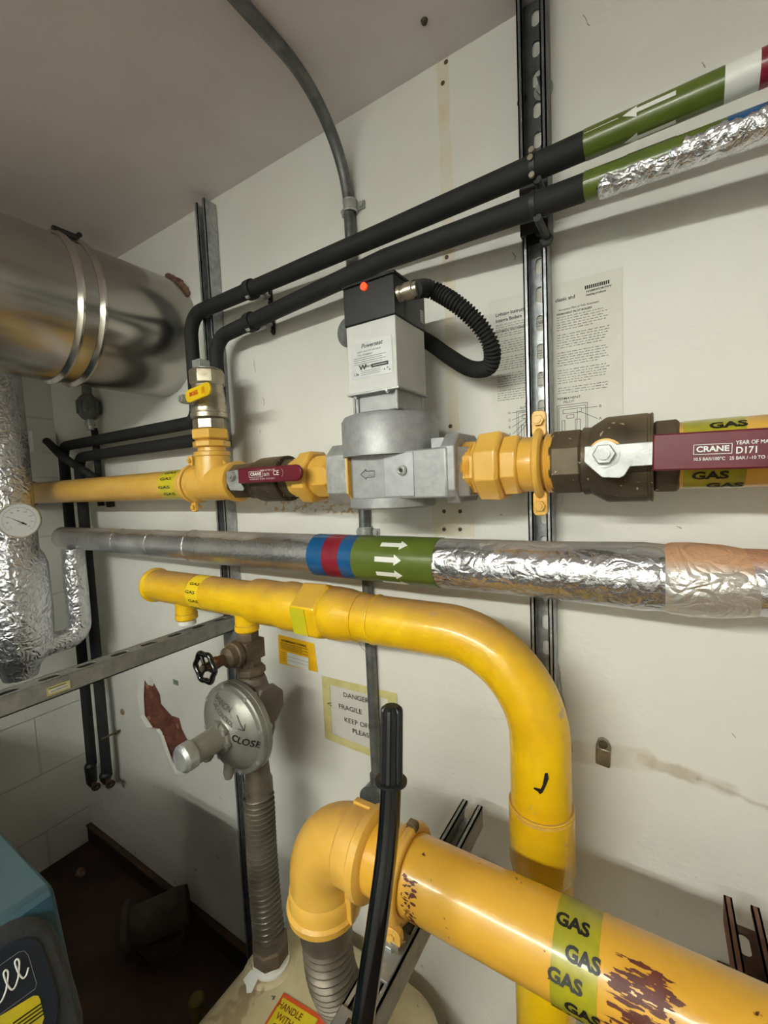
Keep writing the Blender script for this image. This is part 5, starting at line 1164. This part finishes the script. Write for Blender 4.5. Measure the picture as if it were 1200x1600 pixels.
def fpoly(pxs, off, th, name, mat, par, bev=0):
    b = MB(); P = [fe_(x, y, off) for x, y in pxs]; n = len(P); b.add(P+[p-nf*th for p in P], [tuple(range(n)), tuple(reversed(range(n, 2*n)))]+[(i, n+i, n+(i+1) % n, (i+1) % n) for i in range(n)]); return b.build(name, mat, par, bev)
cov = fpoly(((-60, 1500), (0, 1458), (25, 1443), (50, 1434), (70, 1436), (84, 1446), (96, 1466), (110, 1505), (124, 1548), (133, 1585), (134, 1600), (126, 1625), (60, 1720), (-80, 1780)), .030, .032, 'cover', m_cover, bn, .010)
rec = fpoly(((-60, 1530), (0, 1484), (22, 1471), (40, 1465), (56, 1466), (66, 1478), (80, 1515), (92, 1560), (91, 1590), (80, 1625), (30, 1680), (-80, 1740)), .0335, .004, 'raised_panel', m_navy, cov, .002)
# rounded outline, script lettering, yellow label
e_y = Y_; e_v = e_y.cross(nf); e_v = e_v if e_v.z > 0 else -e_v
out_px = [(-30, 1530), (30, 1487), (38, 1486), (44, 1492), (57, 1536), (55, 1545), (0, 1585), (-40, 1610)]
P = [fe_(x, y, .0345) for x, y in out_px]; b_ = MB(); b_.tube(P, .0004, 6); b_.build('outline', M('dim_silver', (120, 124, 130), None, rough=.5), rec)
mid = fe_(2, 1540, .0345); tt = fe_(32, 1510, .0345); exx = (tt-mid).normalized(); evv = nf.cross(exx); evv = evv if evv.z > 0 else -evv
b_ = MB()
scr = [[(-.075, .000), (-.070, .012), (-.066, .002), (-.058, .000), (-.052, .013), (-.050, .002), (-.046, .010)], [(-.046, .010), (-.040, .003), (-.034, .007), (-.028, .013), (-.032, .015), (-.036, .008), (-.033, .001), (-.026, .001), (-.018, .008)], [(-.018, .008), (-.008, .026), (-.008, .034), (-.012, .032), (-.014, .016), (-.013, .002), (-.008, .001), (-.001, .008)], [(-.001, .008), (.008, .026), (.008, .034), (.004, .032), (.002, .016), (.003, .002), (.008, .001), (.014, .008)]]
o0 = fe_(33, 1533, .0355)
for st_ in scr: b_.tube([o0+exx*u+evv*v for u, v in [(p.x*.82, p.y*.82) for p in catmull([(a, b, 0) for a, b in st_], 6)]], .0011, 6)
b_.build('script_lettering', m_white, rec)
yl_ = fpoly(((-30, 1610), (0, 1588), (52, 1556), (60, 1556), (63, 1562), (69, 1590), (66, 1600), (20, 1640), (-30, 1670)), .0350, .0012, 'yellow_label', m_tape, rec)
b_ = MB(); la, lb_ = fe_(20, 1598, .0358), fe_(60, 1570, .0358); ed = (lb_-la).normalized(); ev = nf.cross(ed); ev = ev if ev.z > 0 else -ev
for k in range(4):
    b_.add([la+ed*(.0+.004*k)-ev*(.0045*k), la+ed*(.034)-ev*(.0045*k), la+ed*(.034)-ev*(.0045*k+.002), la+ed*(.0+.004*k)-ev*(.0045*k+.002)], [(0, 1, 2, 3)])
b_.build('small_print', m_ink, yl_)
bo = thing('unseen_boiler', (-1.55, -.9, FZ), 'unseen blue boiler cabinet out of frame behind the burner, added for its shadow on the lower left wall', 'boiler')
MB().span((-2.1, -1.6, FZ+.06), (-1.34, -.1, -.37)).build('cabinet', m_teal, bo, .01)  # out of view; height set so its shadow falls on the lower left wall
MB().span((-2.05, -1.55, FZ), (-1.39, -.15, FZ+.06)).build('plinth', m_dark, bo)

# ================================================================== dim things on the floor
fq = atz(250, 1440, FZ+.10)
pu = thing('floor_pump', (fq.x, fq.y, FZ), 'dim brown pump casing lying on the dark floor between burner and meter', 'pump')
m_dim = M('grimy_brown', (74, 66, 50), (50, 42, 32), 16, .75, bump=.3)
ax_ = V(.55, .75, .1).normalized()
b_ = MB(); b_.lathe(fq-ax_*.10+V(0, 0, .02), ax_, [(0, .070), (.004, .085), (.02, .085), (.024, .06), (.13, .058), (.15, .062), (.19, .055)], 32); b_.build('casing', m_dim, pu)
b_ = MB(); b_.span(fq+V(-.06, -.05, FZ-fq.z), fq+V(.06, .05, FZ-fq.z+.05)); b_.build('foot', m_dim, pu, .004)
yq = atz(303, 1545, FZ+.12); b_ = MB(); b_.lathe((yq.x, yq.y, FZ), (0.1, 0, 1), [(0, .016), (.07, .016), (.072, .021), (.095, .021), (.10, .015)], 20); one(b_, 'hose_end', M('dull_yellow', (110, 94, 26), (84, 74, 26), 12, .6), 'yellow capped pipe stub on the floor left of the meter', 'pipe fitting')
rq = atz(125, 1357, FZ+.03); b_ = MB(); b_.lathe(rq-V(0, 0, .03), Z_, [(0, .018), (.010, .022), (.024, .014), (.030, .006)], 9, sq=.8); one(b_, 'rubble_lump', m_wood, 'small lump of broken plaster on the floor by the left wall', 'rubble')
